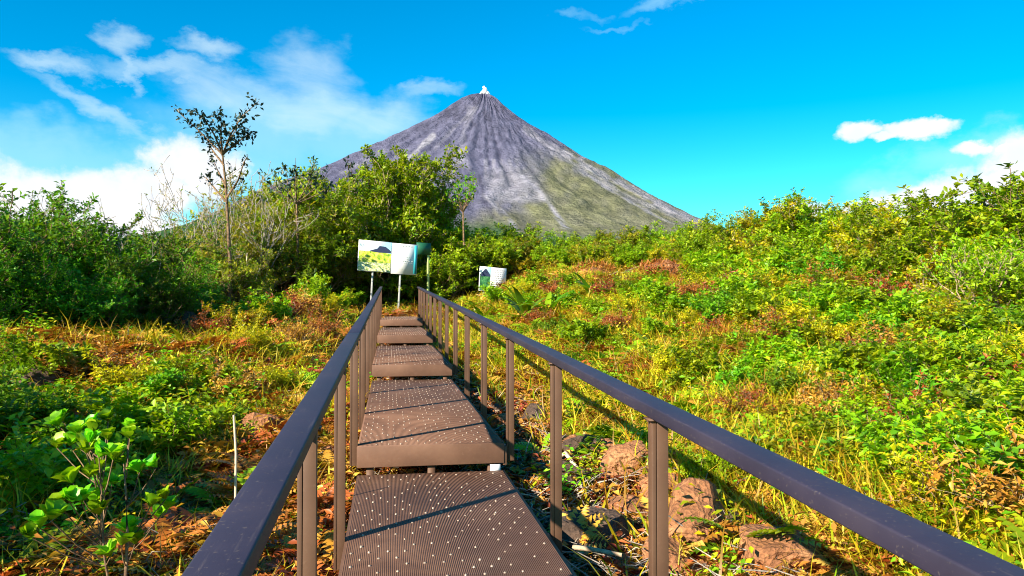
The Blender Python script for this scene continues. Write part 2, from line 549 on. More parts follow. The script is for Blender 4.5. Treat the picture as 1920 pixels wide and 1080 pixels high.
def build_volcano():
    Dv = 4200.0
    d = ray(905, 567); d = d / math.hypot(d[0], d[1])
    C = np.array([d[0], d[1]]) * Dv
    k = Dv / (F * 0.9925)
    # silhouette: pixel radius from the axis at each pixel height above the eye line
    Lr = np.array([[0, 388], [22, 385.5], [40, 379], [62, 363], [90, 342], [147, 313], [178, 297], [228, 269], [305, 228], [420, 182], [550, 132], [670, 96], [900, 45], [1180, -8], [1250, -14]], float)
    Rr = np.array([[0, 386], [20, 384], [29, 377], [43, 362], [66, 343], [100, 322], [124, 313], [162, 291], [193, 268], [235, 246], [273, 223], [312, 202], [350, 184], [389, 164], [427, 145], [520, 108], [800, 45], [1180, -8], [1250, -14]], float)
    nr, na = 150, 620
    rr = np.concatenate([np.linspace(0, 470, 115), np.linspace(480, 1250, nr - 115)])
    th = np.linspace(0, 2 * math.pi, na, endpoint=False)
    R, T = np.meshgrid(rr, th)
    right = np.array([d[1], -d[0]])
    w = 0.5 + 0.5 * np.cos(T)              # 1 towards image right
    zl = np.interp(R, Lr[:, 0], Lr[:, 1]); zr = np.interp(R, Rr[:, 0], Rr[:, 1])
    Z = zl * (1 - w) + zr * w
    Z = Z - (15 * w * sstep(50, 190, R) + 5 * (1 - w) * sstep(60, 200, R)) * (1 - sstep(330, 420, R) * (1 - w)) - 14 * sstep(215, 400, R) * w * (1 - sstep(600, 1100, R))
    Z = Z - 34 * sstep(330, 560, R) * (1 - w) * (1 - sstep(800, 1150, R))
    # radial gullies
    amp = np.clip(R / 120, 0, 1) * sstep(50, 260, R) * 8.5 * sstep(1250, 700, R)
    tw = T + 0.12 * (fbm(R / 90, T * 3, 3, 3) - .5)
    g1 = fbm(np.cos(tw) * 9, np.sin(tw) * 9, 4, 21) - .5
    g2 = fbm(np.cos(tw) * 26 + R / 240, np.sin(tw) * 26, 3, 33) - .5
    front = np.clip(1 - np.abs(np.cos(T)) ** 14, 0, 1)
    Z = Z + (g1 * 1.3 + g2 * 1.1) * amp * (0.18 + 0.82 * front) + (fbm(R / 14 + 40 * np.cos(T), 40 * np.sin(T), 3, 8) - .5) * 5.0 * np.clip(R / 40, .35, 1) * (0.25 + 0.75 * front)
    wx = np.cos(T) * R * k; wd = np.sin(T) * R * k
    X = C[0] + right[0] * wx + d[0] * wd; Y = C[1] + right[1] * wx + d[1] * wd
    ZZ = EYE + Z * k
    v = np.stack([X, Y, ZZ], -1).reshape(-1, 3)
    i = np.arange(na * nr).reshape(na, nr)
    j = np.roll(i, -1, 0)
    q = np.stack([i[:, :-1], i[:, 1:], j[:, 1:], j[:, :-1]], -1).reshape(-1, 4)
    # rock, debris and plant cover over the slope, as colour per vertex
    rel = v - np.array([0, 0, EYE])
    zc = rel @ FW; zc = np.where(zc < 1, 1, zc)
    px = 960 + F * (rel @ RT) / zc; py = 540 - F * (rel @ UP) / zc
    fn = fbm(np.cos(T) * 30 + R / 200, np.sin(T) * 30, 4, 61).ravel()
    fn2 = fbm(px / 14, py / 14, 4, 71)
    facing = (np.sin(T) < 0.35).ravel()
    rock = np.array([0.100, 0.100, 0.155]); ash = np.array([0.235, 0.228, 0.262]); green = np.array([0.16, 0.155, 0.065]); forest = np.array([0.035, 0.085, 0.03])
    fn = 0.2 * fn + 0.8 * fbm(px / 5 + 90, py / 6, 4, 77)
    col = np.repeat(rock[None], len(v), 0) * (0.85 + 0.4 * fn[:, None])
    dark = sstep(0.5, 0.7, fbm(px / 9, py / 20, 3, 81)) * sstep(290, 200, py)
    col = col * (1 - 0.35 * dark[:, None])

    def lay(c, a):
        nonlocal col
        a = np.clip(a, 0, 1)[:, None]
        col = col * (1 - a) + np.asarray(c)[None] * a
    gline = np.interp(px, [600, 700, 800, 880, 930, 990, 1040, 1100, 1200, 1300, 1400], [420, 420, 420, 400, 378, 380, 285, 300, 345, 395, 420])
    lay(green * (1), (sstep(-28, 36, py - gline + (fn2 - .5) * 60)) * (0.45 + 0.5 * fn2))
    lay(green * np.array([.9, 1.0, .9]), sstep(255, 345, py) * sstep(930, 1030, px) * sstep(1290, 1080, px) * (0.25 + 0.75 * sstep(0.3, 0.7, fn2)) * 0.6)
    lay(np.array([0.15, 0.15, 0.10]), sstep(265, 330, py) * sstep(950, 1040, px) * 0.45)

    def streak(pts, w, c, a):
        P = np.array(pts, float)
        dm = np.full(len(v), 1e9)
        for p0, p1 in zip(P[:-1], P[1:]):
            dd = p1 - p0
            t = np.clip(((px - p0[0]) * dd[0] + (py - p0[1]) * dd[1]) / (dd @ dd), 0, 1)
            dm = np.minimum(dm, np.hypot(px - p0[0] - t * dd[0], py - p0[1] - t * dd[1]))
        dm = dm + (fn2 - .5) * w * 1.4
        lay(c, sstep(w, w * 0.3, dm) * a * facing)
    # debris fan in the middle and pale runs down the flanks
    fan = sstep(300, 345, py + (fn2 - .5) * 30) * sstep(385, 372, py) * sstep(900, 925, px - (py - 340) * 0.1) * sstep(1015, 985, px - (py - 340) * 0.9)
    lay(ash, fan * (0.5 + 0.6 * fn))
    streak([(884, 205), (870, 245), (866, 285), (880, 320), (893, 345)], 9, ash, 0.28)
    streak([(866, 285), (850, 310), (845, 330)], 14, ash, 0.75)
    streak([(812, 255), (785, 280), (752, 308)], 7, ash * 1.15, 0.9)
    streak([(895, 200), (846, 245), (815, 280)], 5, ash, 0.3)
    for xx, c in ((912, .5), (926, .6), (940, .6), (955, .6), (968, .5)):
        streak([(xx, 300), (xx + (xx - 930) * .25, 345)], 4, ash, c)
    streak([(978, 330), (1005, 352), (1030, 385), (1050, 410), (1066, 435)], 5, ash * 1.2, 0.95)
    streak([(905, 365), (930, 385), (950, 402), (965, 425)], 4, ash * 1.1, 0.85)
    streak([(985, 240), (1040, 280), (1100, 325), (1180, 370), (1290, 412)], 10, ash * 0.95, 0.6)
    streak([(1060, 285), (1110, 318), (1180, 352), (1240, 385), (1310, 415)], 8, ash * 1.1, 0.75)
    streak([(1090, 320), (1150, 360), (1220, 400), (1260, 420)], 4, ash * 1.1, 0.6)
    streak([(720, 282), (690, 298), (640, 325)], 6, ash, 0.45)
    streak([(900, 330), (905, 370), (930, 420)], 5, rock * 0.45, 0.7)
    lay(forest, sstep(405, 440, py + (fn2 - .5) * 26) * sstep(975, 930, px))
    lay(forest, sstep(375, 410, py + (fn2 - .5) * 22) * sstep(640, 560, px))
    lay(forest, sstep(436, 452, py + (fn2 - .5) * 16) * 0.9)
    c4 = np.concatenate([col, np.ones((len(v), 1))], 1).astype(np.float32)
    me = rawmesh('volcano', v, q, {'col': ('FLOAT_COLOR', 'POINT', c4)}, True)
    link('volcano', me, volcano_mat(), kind='structure')
    # steam at the summit: soft lumps joined to one puff
    mm, n, out = mat('steam')
    df = n.n('ShaderNodeBsdfDiffuse'); n.put(df.inputs[0], (0.9, 0.9, 0.92))
    tl = n.n('ShaderNodeBsdfTranslucent'); n.put(tl.inputs[0], (0.9, 0.9, 0.92))
    mx = n.n('ShaderNodeMixShader'); n.put(mx.inputs[0], 0.45)
    n.t.links.new(df.outputs[0], mx.inputs[1]); n.t.links.new(tl.outputs[0], mx.inputs[2]); n.t.links.new(mx.outputs[0], out.inputs[0])
    base = np.array([C[0], C[1], 0]) - np.array([d[0], d[1], 0]) * 30 + np.array([right[0], right[1], 0]) * k * 3
    b = MB(); rg = random.Random(4)
    import bmesh
    bm = bmesh.new()
    for (ox, oz, r) in ((0, 386, 5.5), (-4, 384, 4), (5, 384, 4), (1, 391, 4), (-1, 395, 2.6), (8, 382, 2.4), (-7, 382, 2.4)):
        s = bmesh.ops.create_icosphere(bm, subdivisions=3, radius=1)
        cc = base + np.array([right[0] * ox * k, right[1] * ox * k, EYE + (oz + 4) * k])
        for vv in s['verts']:
            p = vv.co.normalized()
            f = 1 + 0.5 * (float(fbm(p.x * 2.2 + ox, p.y * 2.2 + p.z * 2.7 + oz, 3, 2)) - .5)
            vv.co = Vector(cc) + p * r * k * f
    me = bpy.data.meshes.new('steam_puff'); bm.to_mesh(me); bm.free()
    for p in me.polygons: p.use_smooth = True
    o = link('steam_puff', me, mm)
    tag(o, 'small white steam puff rising from the summit of the volcano', 'steam')


build_volcano()


# ------------------------------------------------------------------ walkway
XL, XR = -0.25, 0.94
STEPS = [(-3.2, 6.10, 0.0), (6.14, 11.30, 0.22), (11.34, 16.45, 0.44), (16.49, 21.60, 0.66), (21.64, 26.75, 0.88)]


def railz(y):
    return 0.888 + 0.0395 * y


def build_walkway():
    root = link('metal_walkway', None, loc=((XL + XR) / 2, 0, 0))
    tag(root, 'brown steel walkway of stepped deck plates with two long handrails', 'walkway')
    ox = (XL + XR) / 2
    for di, (y0, y1, z) in enumerate(STEPS):
        b = MB()
        b.box(XL - ox, XR - ox, y0 + 0.012, y1, z - 0.012, z)
        for sx in (XL - ox, XR - ox - 0.05):
            b.box(sx, sx + 0.05, y0 + 0.014, y1 - 0.002, z - 0.15, z - 0.013)
        dk = link('deck', b.mesh('deck'), DECK, root)
        # front board below the deck edge
        b = MB(); b.box(XL - ox - 0.004, XR - ox + 0.004, y0, y0 + 0.012, z - 0.170, z - 0.002)
        bevel(link('front_board', b.mesh('front_board'), DECK, dk), 0.003)
        # fine lengthwise ribs and punched studs
        b = MB()
        nx = 116
        w = (XR - XL - 0.03) / nx
        for i in range(nx):
            x = XL - ox + 0.015 + i * w
            b.add([(x, y0 + 0.02, z), (x + w * 0.5, y0 + 0.02, z), (x + w * 0.38, y0 + 0.02, z + 0.0016), (x + w * 0.12, y0 + 0.02, z + 0.0016),
                   (x, y1 - 0.01, z), (x + w * 0.5, y1 - 0.01, z), (x + w * 0.38, y1 - 0.01, z + 0.0016), (x + w * 0.12, y1 - 0.01, z + 0.0016)],
                  [(3, 2, 6, 7), (0, 3, 7, 4), (1, 5, 6, 2), (0, 1, 2, 3)])
        link('ribs', b.mesh('ribs'), DECK, dk, kind='stuff')
        b = MB(); rg = random.Random(di)
        ny = int((y1 - y0) / 0.105)
        for r in range(ny):
            yy = y0 + 0.06 + r * 0.105
            if yy < 0.6: continue
            for c in range(12):
                xx = XL - ox + 0.05 + (c + 0.5 * (r % 2)) * 0.098
                if xx > XR - ox - 0.03 or rg.random() < 0.34: continue
                xx += rg.uniform(-.004, .004); yq = yy + rg.uniform(-.004, .004)
                rs = rg.uniform(0.006, 0.0095); hh = rg.uniform(0.006, 0.010)
                v = [(xx + rs * math.cos(a * math.pi / 3), yq + rs * math.sin(a * math.pi / 3), z + 0.001) for a in range(6)]
                v += [(xx + rs * .6 * math.cos(a * math.pi / 3), yq + rs * .6 * math.sin(a * math.pi / 3), z + hh) for a in range(6)]
                b.add(v, [(a, (a + 1) % 6, 6 + (a + 1) % 6, 6 + a) for a in range(6)] + [(6, 7, 8, 9), (6, 9, 10, 11)])
        link('studs', b.mesh('studs'), STUD, dk, kind='stuff')
        # supports under the front end of each deck
        for sx in (XL - ox + 0.10, 0.0, XR - ox - 0.10):
            gz = float(terr(sx + ox, y0 + .1)) - 0.15
            b = MB(); b.box(sx - .03, sx + .03, y0 + 0.03, y0 + 0.09, gz, z - 0.172)
            link('support_leg', b.mesh('support_leg'), PAINT, root)
        b = MB(); b.box(XL - ox + .051, XR - ox - .051, y0 + 0.10, y0 + 0.15, z - .165, z - .0135)
        link('cross_beam', b.mesh('cross_beam'), PAINT, root)
    # handrails, in lengths butted end to end
    for x in (XL - 0.035, XR + 0.070):
        w = 0.048
        ys = [-3.2, 0.98, 6.22, 11.47, 16.72, 21.97, 26.6]
        for ya, yb in zip(ys[:-1], ys[1:]):
            b = MB(); v = []
            for y in (ya + .0015, yb - .0015):
                zt = railz(y)
                v += [(x - ox - w, y, zt - .048), (x - ox + w, y, zt - .048), (x - ox + w, y, zt), (x - ox - w, y, zt)]
            b.add(v, [(0, 1, 2, 3), (7, 6, 5, 4), (0, 4, 5, 1), (1, 5, 6, 2), (2, 6, 7, 3), (3, 7, 4, 0)])
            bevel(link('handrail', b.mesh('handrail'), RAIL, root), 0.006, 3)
    # posts: two flat bars with a groove between them, and a foot bracket
    for side, x in ((-1, XL - 0.030), (1, XR + 0.062)):
        for k in range(-2, 14):
            y = 2.70 + 1.75 * k
            dz = max(z for (a, bq, z) in STEPS if a <= y + 0.01) if y > -3 else 0
            top = railz(y) - 0.0575
            bot = dz - 0.16
            b = MB()
            b.box(-.032, -.0155, -.022, .022, 0, top - bot)
            b.box(-.0125, .032, -.022, .022, 0, top - bot)
            b.box(-.0152, -.0128, -.017, .018, 0.002, top - bot - 0.002)
            p = link('post', b.mesh('post'), PAINT, root, loc=(x - ox, y, bot))
            bevel(p, 0.003)
            b = MB()
            xi = -side * 0.0335
            xe = (XL if side < 0 else XR) - x - side * .004
            b.box(min(xi, xe), max(xi, xe), -.05, .05, -.03, .13)
            bevel(link('bracket', b.mesh('bracket'), PAINT, p), 0.004)
            b = MB(); b.box(-.046, .046, -.034, .034, top - bot + .0005, top - bot + .0065)
            for bx in (-.039, .039):
                b.box(bx - .005, bx + .005, -.005, .005, top - bot - .007, top - bot)
            link('top_plate', b.mesh('top_plate'), PAINT, p)
    # small white tag at the right end of the first rise
    b = MB(); b.box(-.042, .042, 0, .004, 0, .062)
    link('tag_plate', b.mesh('tag_plate'), WHITE, root, loc=(0.865 - ox, 6.098, -0.012), rot=(math.radians(-18), 0, 0), label='small white tag under the first step')


build_walkway()


# ------------------------------------------------------------------ interpretive boards
def spot(px, dist):
    d = ray(px, 567); d = d / math.hypot(d[0], d[1])
    return float(d[0] * dist), float(d[1] * dist)


def zat(px, py, dist):
    d = ray(px, py)
    return EYE + dist / math.hypot(d[0], d[1]) * d[2]


def field_mat(name, a, b, c, scale):
    m, n, out = mat(name)
    t = n.n('ShaderNodeTexCoord')
    k = n.noise(t.outputs['Object'], scale, 3, 0.6, 0.5)
    n.t.links.new(princ(n, n.ramp(k, [(0.35, a), (0.5, b), (0.65, c)]), 0.5), out.inputs[0])
    return m


def sky_print():
    m, n, out = mat('printed_sky')
    t = n.n('ShaderNodeTexCoord')
    s_ = n.n('ShaderNodeSeparateXYZ'); n.put(s_.inputs[0], t.outputs['Generated'])
    k = n.noise(t.outputs['Object'], 5, 3, 0.6)
    f = n.m('ADD', n.m('MULTIPLY', s_.outputs[0], 0.8), n.m('MULTIPLY', k, 0.4))
    n.t.links.new(princ(n, n.mix(n.rng(f, 0.4, 1.0), (0.80, 0.86, 0.86), (0.35, 0.68, 0.80)), 0.5), out.inputs[0])
    return m


FIELD = field_mat('printed_meadow', (0.10, 0.30, 0.02), (0.55, 0.62, 0.04), (0.75, 0.62, 0.18), 7)
FIELD_LOW = field_mat('printed_village', (0.04, 0.16, 0.05), (0.60, 0.62, 0.22), (0.80, 0.78, 0.66), 12)
FOREST_P = field_mat('printed_forest', (0.01, 0.05, 0.02), (0.03, 0.17, 0.05), (0.10, 0.30, 0.10), 9)
NAVY = plain('printed_volcano', (0.03, 0.04, 0.09), 0.5, 0, 0.2)
SKY_P = sky_print()


def poly(name, pts, y, thick, m, parent, kind=None):
    """flat printed patch lying just proud of a board; pts in board x,z"""
    b = MB(); n = len(pts)
    me = rawmesh(name, [(x, y, z) for x, z in pts], [np.array([list(range(n))], np.int32)])
    return link(name, me, m, parent, kind=kind)


def board(name, label, pa, pb, da, db, ztop, zbot, split, style, post_at, cat='sign'):
    """pa..pb photo columns of the edges at distances da, db"""
    xa, ya = spot(pa, da); xb, yb = spot(pb, db)
    ang = math.atan2(yb - ya, xb - xa); L = math.hypot(xb - xa, yb - ya)
    gz = float(terr((xa + xb) / 2, (ya + yb) / 2))
    root = link(name, None, loc=(xa, ya, gz), rot=(0, math.radians(3), ang))
    tag(root, label, cat, None)
    z0, z1 = zbot - gz, ztop - gz
    h = z1 - z0; s = L * split
    b = MB(); b.box(0, s - .004, -.02, .02, z0, z1)
    pp = link('picture_panel', b.mesh('picture_panel'), WHITE, root, label='panel with a printed landscape of the volcano')
    b = MB(); b.box(s + .004, L, -.024, .02, z0 - .03, z1 - .02)
    tp = link('text_panel', b.mesh('text_panel'), WHITE, root, label='white panel with small dark text')
    f = -.024
    if style == 1:
        poly('printed_sky', [(.02, z0 + .60 * h), (s - .03, z0 + .60 * h), (s - .03, z1 - .02), (.02, z1 - .02)], f, 0, SKY_P, pp)
        poly('printed_volcano', [(s * .30, z0 + .66 * h), (s * .45, z0 + .72 * h), (s * .56, z0 + .76 * h), (s * .62, z0 + .85 * h), (s * .80, z0 + .84 * h), (s * .92, z0 + .75 * h), (s - .04, z0 + .70 * h), (s - .04, z0 + .64 * h), (s * .6, z0 + .63 * h)], f - .004, 0, NAVY, pp)
        poly('printed_meadow', [(.02, z0 + .30 * h), (s - .03, z0 + .30 * h), (s - .03, z0 + .62 * h), (s * .5, z0 + .655 * h), (.02, z0 + .66 * h)], f - .002, 0, FIELD, pp)
        poly('printed_village', [(.02, z0 + .02), (s - .03, z0 + .02), (s - .03, z0 + .30 * h), (.02, z0 + .30 * h)], f - .002, 0, FIELD_LOW, pp)
    else:
        poly('printed_sky', [(.02, z0 + .55 * h), (s - .02, z0 + .55 * h), (s - .02, z1 - .02), (.02, z1 - .02)], f, 0, SKY_P, pp)
        poly('printed_volcano', [(s * .1, z0 + .70 * h), (s * .45, z0 + .90 * h), (s * .6, z0 + .9 * h), (s * .95, z0 + .68 * h), (s * .95, z0 + .6 * h), (s * .1, z0 + .6 * h)], f - .004, 0, NAVY, pp)
        poly('printed_forest', [(.02, z0 + .02), (s - .02, z0 + .02), (s - .02, z0 + .62 * h), (s * .5, z0 + .74 * h), (.02, z0 + .70 * h)], f - .002, 0, FOREST_P, pp)
    # text rows, too small to read in the photograph
    b = MB(); rg = random.Random(11 + style)
    rows = [(.93, .3, .8, 2.0), (.56, .3, .75, .8), (.50, .25, .7, .7), (.42, .35, .85, 1.8), (.36, .3, .8, .7), (.15, .2, .5, .7)] if style == 1 else \
           [(.90 - .085 * i, .12 + .1 * (i % 3 == 0), .88 - .12 * (i % 2), 1.6) for i in range(9)]
    for (v, u0, u1, tk) in rows:
        x = s + (L - s) * u0
        while x < s + (L - s) * u1:
            wd = rg.uniform(.03, .10)
            zz = z0 + v * h * .96
            b.box(x, x + wd, -.030, -.026, zz, zz + .014 * tk)
            x += wd + rg.uniform(.015, .04)
    link('text_lines', b.mesh('text_lines'), INK_GREY if style == 1 else INK, tp, kind='stuff')
    if style == 1:
        b = MB(); b.box(L - .13, L - .012, -.030, -.026, z0 + .02, z1 - .05)
        link('teal_stripe', b.mesh('teal_stripe'), TEAL, tp)
    for u in post_at:
        b = MB(); b.box(u * L - .030, u * L + .030, .022, .08, -.3, z1 - .1)
        bevel(link('post', b.mesh('post'), STEEL_WHITE, root), .004)
    return root


board('information_board', 'large white information board with landscape picture at end of walkway', 665, 776, 30.0, 30.5,
      zat(667, 449, 30.0), zat(667, 507, 30.0), 0.56, 1, (0.26, 0.73))
board('small_information_board', 'smaller information board half sunk in plants right of the walkway end', 897, 947, 33.0, 33.4,
      zat(897, 499, 33.0), zat(897, 545, 33.0), 0.42, 2, (0.2, 0.8))
# green direction board on a pale post, partly behind the large board
gx, gy = spot(803, 32.6); gg = float(terr(gx, gy))
gr = link('green_sign', None, loc=(gx, gy, gg), rot=(0, 0, math.radians(30)))
tag(gr, 'dark green sign on pale post peeking out behind the large information board', 'sign')
b = MB(); b.box(-.62, .10, -.05, -.02, zat(803, 478, 32.6) - gg, zat(803, 456, 32.6) - gg)
link('sign_panel', b.mesh('sign_panel'), BOARD_GREEN, gr)
b = MB(); b.box(-.045, .045, -.018, .05, -.3, zat(803, 460, 32.6) - gg)
bevel(link('post', b.mesh('post'), POST_GREEN, gr), .004)


# ------------------------------------------------------------------ plants
def leaf_arrays(c, d, nrm, l, w, fold=0.18):
    """arrays of leaves -> verts, tris (two triangles folded on the midrib)"""
    d = d / (np.linalg.norm(d, axis=1, keepdims=True) + 1e-9)
    s = np.cross(d, nrm); s /= np.linalg.norm(s, axis=1, keepdims=True) + 1e-9
    n = np.cross(s, d)
    l = l[:, None]; w = w[:, None]
    p0 = c; p1 = c + d * l * .55 + s * w * .5 + n * w * fold; p2 = c + d * l - n * l * .10; p3 = c + d * l * .55 - s * w * .5 + n * w * fold
    v = np.stack([p0, p1, p2, p3], 1).reshape(-1, 3)
    o = np.arange(len(c)) * 4
    t = np.stack([np.stack([o, o + 1, o + 2], 1), np.stack([o, o + 2, o + 3], 1)], 1).reshape(-1, 3)
    return v, t


def grow_plant(seed, height, stems=5, lean=0.5, depth=3, kids=3, r0=0.05, up=0.25, wig=0.25, ratio=0.62, first=0.35,
               top_pct=99.6, whorl=6, ll=0.13, lw=0.06, along=2, droop=0.0, leaf_keep=1.0, spread=1.0, patch=None, leafy=None, twig_leaf=1):
    """returns (branch mesh, leaf mesh); grown at unit size then scaled to the asked height"""
    rg = np.random.default_rng(seed)
    mb = MB(); anch = []

    def grow(p, d, L, r, lev):
        n = 5 if lev == 0 else 4
        pts = [p.copy()]; rad = [r]
        for i in range(n):
            d = d + rg.normal(0, wig, 3) * 0.6 + np.array([0, 0, up * 0.35 - droop * (i / n) * .5])
            d /= np.linalg.norm(d)
            p = p + d * L / n
            pts.append(p.copy()); rad.append(max(r * (1 - 0.62 * (i + 1) / n), 0.0035))
        mb.tube(pts, rad, 6 if lev == 0 else (4 if lev < depth else 3))
        if lev >= depth - twig_leaf:
            for i in range(1, n + 1):
                if i == n or rg.random() < along / n:
                    anch.append((pts[i], d.copy(), 1.0 if i == n else 0.7))
        if lev < depth:
            k = kids + int(rg.integers(-1, 2))
            for j in range(max(k, 2)):
                t = first + (1 - first) * (j + rg.random()) / max(k, 2)
                i = min(int(t * n), n - 1); q = pts[i] + (pts[i + 1] - pts[i]) * (t * n - i)
                a = rg.normal(0, 1, 3); a -= d * (a @ d); a /= np.linalg.norm(a) + 1e-9
                an = rg.uniform(0.45, 0.95)
                nd = d * math.cos(an) + a * math.sin(an) * spread; nd[2] += up * .3
                grow(q, nd / np.linalg.norm(nd), L * ratio * rg.uniform(.75, 1.2), rad[i] * .68, lev + 1)
    for s in range(stems):
        a = 2 * math.pi * (s + rg.random() * .8) / stems
        t = lean * rg.uniform(.35, 1.15) if stems > 1 else lean * .3
        d = np.array([math.cos(a) * math.sin(t), math.sin(a) * math.sin(t), math.cos(t)])
        grow(np.array([math.cos(a), math.sin(a), 0]) * 0.04 * (stems > 1), d, rg.uniform(.8, 1.2), r0, 0)
    V = np.array(mb.v)
    sc = height / np.percentile(V[:, 2], top_pct)
    P = np.array([a[0] for a in anch]) * sc; Dn = np.array([a[1] for a in anch]); Wt = np.array([a[2] for a in anch])
    keep = rg.random(len(P)) < leaf_keep
    if leafy is not None: keep &= leafy(P / height, rg)
    P, Dn, Wt = P[keep], Dn[keep], Wt[keep]
    mb.v = [(x * sc, y * sc, z * sc) for x, y, z in mb.v]
    sm = mb.mesh('branches', True)
    m = len(P)
    if m == 0: return sm, None
    ph = rg.random((m, 1)) * 6.28 + np.arange(whorl)[None] * (6.283 / whorl) + rg.normal(0, .25, (m, whorl))
    a = np.cross(Dn, np.tile([[.3, .2, .9]], (m, 1))); a /= np.linalg.norm(a, axis=1, keepdims=True) + 1e-9
    b2 = np.cross(Dn, a)
    rad = np.cos(ph)[..., None] * a[:, None] + np.sin(ph)[..., None] * b2[:, None]
    lift = rg.uniform(.1, .9, (m, whorl, 1))
    dl = rad + Dn[:, None] * lift + np.array([0, 0, .1])
    base = P[:, None] - Dn[:, None] * rg.uniform(0, ll * .8, (m, whorl, 1)) + rg.normal(0, ll * .22, (m, whorl, 3))
    nr = Dn[:, None] * .6 + np.array([0, 0, .8]) + rg.normal(0, .45, (m, whorl, 3))
    l = ll * rg.uniform(.6, 1.25, (m, whorl)) * Wt[:, None]
    ok = (rg.random((m, whorl)) < .92).ravel()
    v, t = leaf_arrays(base.reshape(-1, 3)[ok], dl.reshape(-1, 3)[ok], nr.reshape(-1, 3)[ok], l.ravel()[ok], l.ravel()[ok] * lw / ll * rg.uniform(.8, 1.2, ok.sum()))
    clump = rg.random((m, 1)) * .55 + rg.random((m, whorl)) * .45
    tint = np.repeat(np.clip(clump.ravel()[ok], 0, 1), 2).astype(np.float32)
    return sm, rawmesh('foliage', v, t, {'tint': ('FLOAT', 'FACE', tint)})


def cut(me, m):
    if me is not None and not me.materials: me.materials.append(m)
    return me


KINDS = {}


def kind(key, name, parts, gm, bmx, hts, seeds, **kw):
    lst = []
    for s in seeds:
        a, f = grow_plant(s, hts, **kw)
        lst.append((cut(a, bmx), cut(f, gm)))
    KINDS[key] = (name, parts, hts, lst)


SHRUB = dict(stems=10, lean=1.0, depth=3, kids=4, r0=.020, up=.30, wig=.32, ratio=.60, first=.22, whorl=8, along=3.2)
kind('bright', 'shrub', ('stems', 'foliage'), G_BRIGHT, BARK_BROWN, 3.6, (1, 2, 3), ll=.17, lw=.085, **SHRUB)
kind('mid', 'shrub', ('stems', 'foliage'), G_MID, BARK_BROWN, 3.6, (4, 5), ll=.16, lw=.075, **SHRUB)
kind('dark', 'shrub', ('stems', 'foliage'), G_DARK, BARK_BROWN, 4.2, (6, 7, 8), ll=.16, lw=.08, **dict(SHRUB, stems=11, lean=.85, whorl=8))
kind('olive', 'shrub', ('stems', 'foliage'), G_OLIVE, BARK_PALE, 3.8, (9, 10), ll=.15, lw=.06, **dict(SHRUB, stems=10, lean=.7, whorl=7))
kind('olive_bright', 'shrub', ('stems', 'foliage'), G_YELLOW, BARK_PALE, 3.6, (31, 32), ll=.15, lw=.075, **SHRUB)
kind('tree', 'tree', ('trunk', 'crown'), G_BRIGHT, BARK_PALE, 7.5, (11, 12, 13), stems=3, lean=.36, depth=4, kids=4, r0=.026, up=.35, wig=.28, ratio=.60, first=.30, whorl=8, along=2.4, ll=.21, lw=.11, top_pct=99.95)
kind('yellow_tree', 'tree', ('trunk', 'crown'), G_BRIGHT, BARK_PALE, 7.5, (14, 15), stems=3, lean=.36, depth=4, kids=4, r0=.026, up=.35, wig=.28, ratio=.60, first=.30, whorl=8, along=2.4, ll=.21, lw=.11, top_pct=99.95)
kind('small', 'bush', ('stems', 'foliage'), G_MID, BARK_BROWN, 1.0, (16, 17), ll=.10, lw=.05, **dict(SHRUB, stems=9, lean=1.1, depth=2, kids=4, whorl=8, along=3))
kind('small_bright', 'bush', ('stems', 'foliage'), G_BRIGHT, BARK_BROWN, 1.0, (18, 19), ll=.11, lw=.055, **dict(SHRUB, stems=9, lean=1.1, depth=2, kids=4, whorl=8, along=3))
kind('small_yellow', 'bush', ('stems', 'foliage'), G_YELLOW, BARK_BROWN, 1.0, (33, 34), ll=.085, lw=.03, **dict(SHRUB, stems=10, lean=1.1, depth=2, kids=4, whorl=8, along=3))
kind('small_dry', 'dry_bush', ('stems', 'foliage'), G_DRY, BARK_PALE, 1.0, (35, 36), ll=.09, lw=.035, **dict(SHRUB, stems=11, lean=1.1, depth=2, kids=4, whorl=5, along=2.5))
kind('bare', 'bare_shrub', ('stems', 'foliage'), G_OLIVE, BARK_GREY, 5.0, (20, 21), stems=6, lean=.50, depth=4, kids=2, r0=.009, up=.30, wig=.25, ratio=.60, first=.30, whorl=3, ll=.10, lw=.05, along=.6, leaf_keep=.22)
kind('sprawl', 'dry_branches', ('stems', 'foliage'), G_OLIVE, BARK_PALE, 2.0, (22,), stems=12, lean=1.15, depth=3, kids=3, r0=.020, up=.12, wig=.25, ratio=.60, first=.3, whorl=3, ll=.11, lw=.05, along=.5, leaf_keep=.15)
kind('gnarled', 'gnarled_tree', ('trunk', 'crown'), G_BRIGHT, BARK_PALE, 4.6, (23,), stems=4, lean=.55, depth=3, kids=4, r0=.050, up=.35, wig=.42, ratio=.66, first=.45, whorl=7, ll=.17, lw=.08, along=2)


def put(key, px, dist, top, label=None, cat=None, group=None, var=None, squash=1.0, sink=0.08):
    name, parts, h0, lst = KINDS[key]
    x, y = spot(px, dist)
    g = float(terr(x, y))
    hgt = zat(px, top, dist) - g
    sc = max(hgt, .3) / h0 * 1.04
    i = put.n; put.n += 1
    a, f = lst[(i if var is None else var) % len(lst)]
    root = link(name, None, loc=(x, y, g - sink), rot=(0, 0, (i * 2.399) % 6.283), scale=(sc * squash, sc * squash, sc))
    tag(root, label, cat or ('tree' if 'tree' in name else 'shrub'), group)
    link(parts[0], a, None, root)
    if f is not None: link(parts[1], f, None, root)
    return root


put.n = 0

def hit(px, py):
    """distance at which the sight line of a photo pixel meets the ground"""
    d = ray(px, py); d = d / math.hypot(d[0], d[1])
    t = np.arange(1.5, 60, 0.05)
    below = (EYE + d[2] * t) < terr(d[0] * t, d[1] * t)
    return float(t[np.argmax(below)]) if below.any() else 60.0


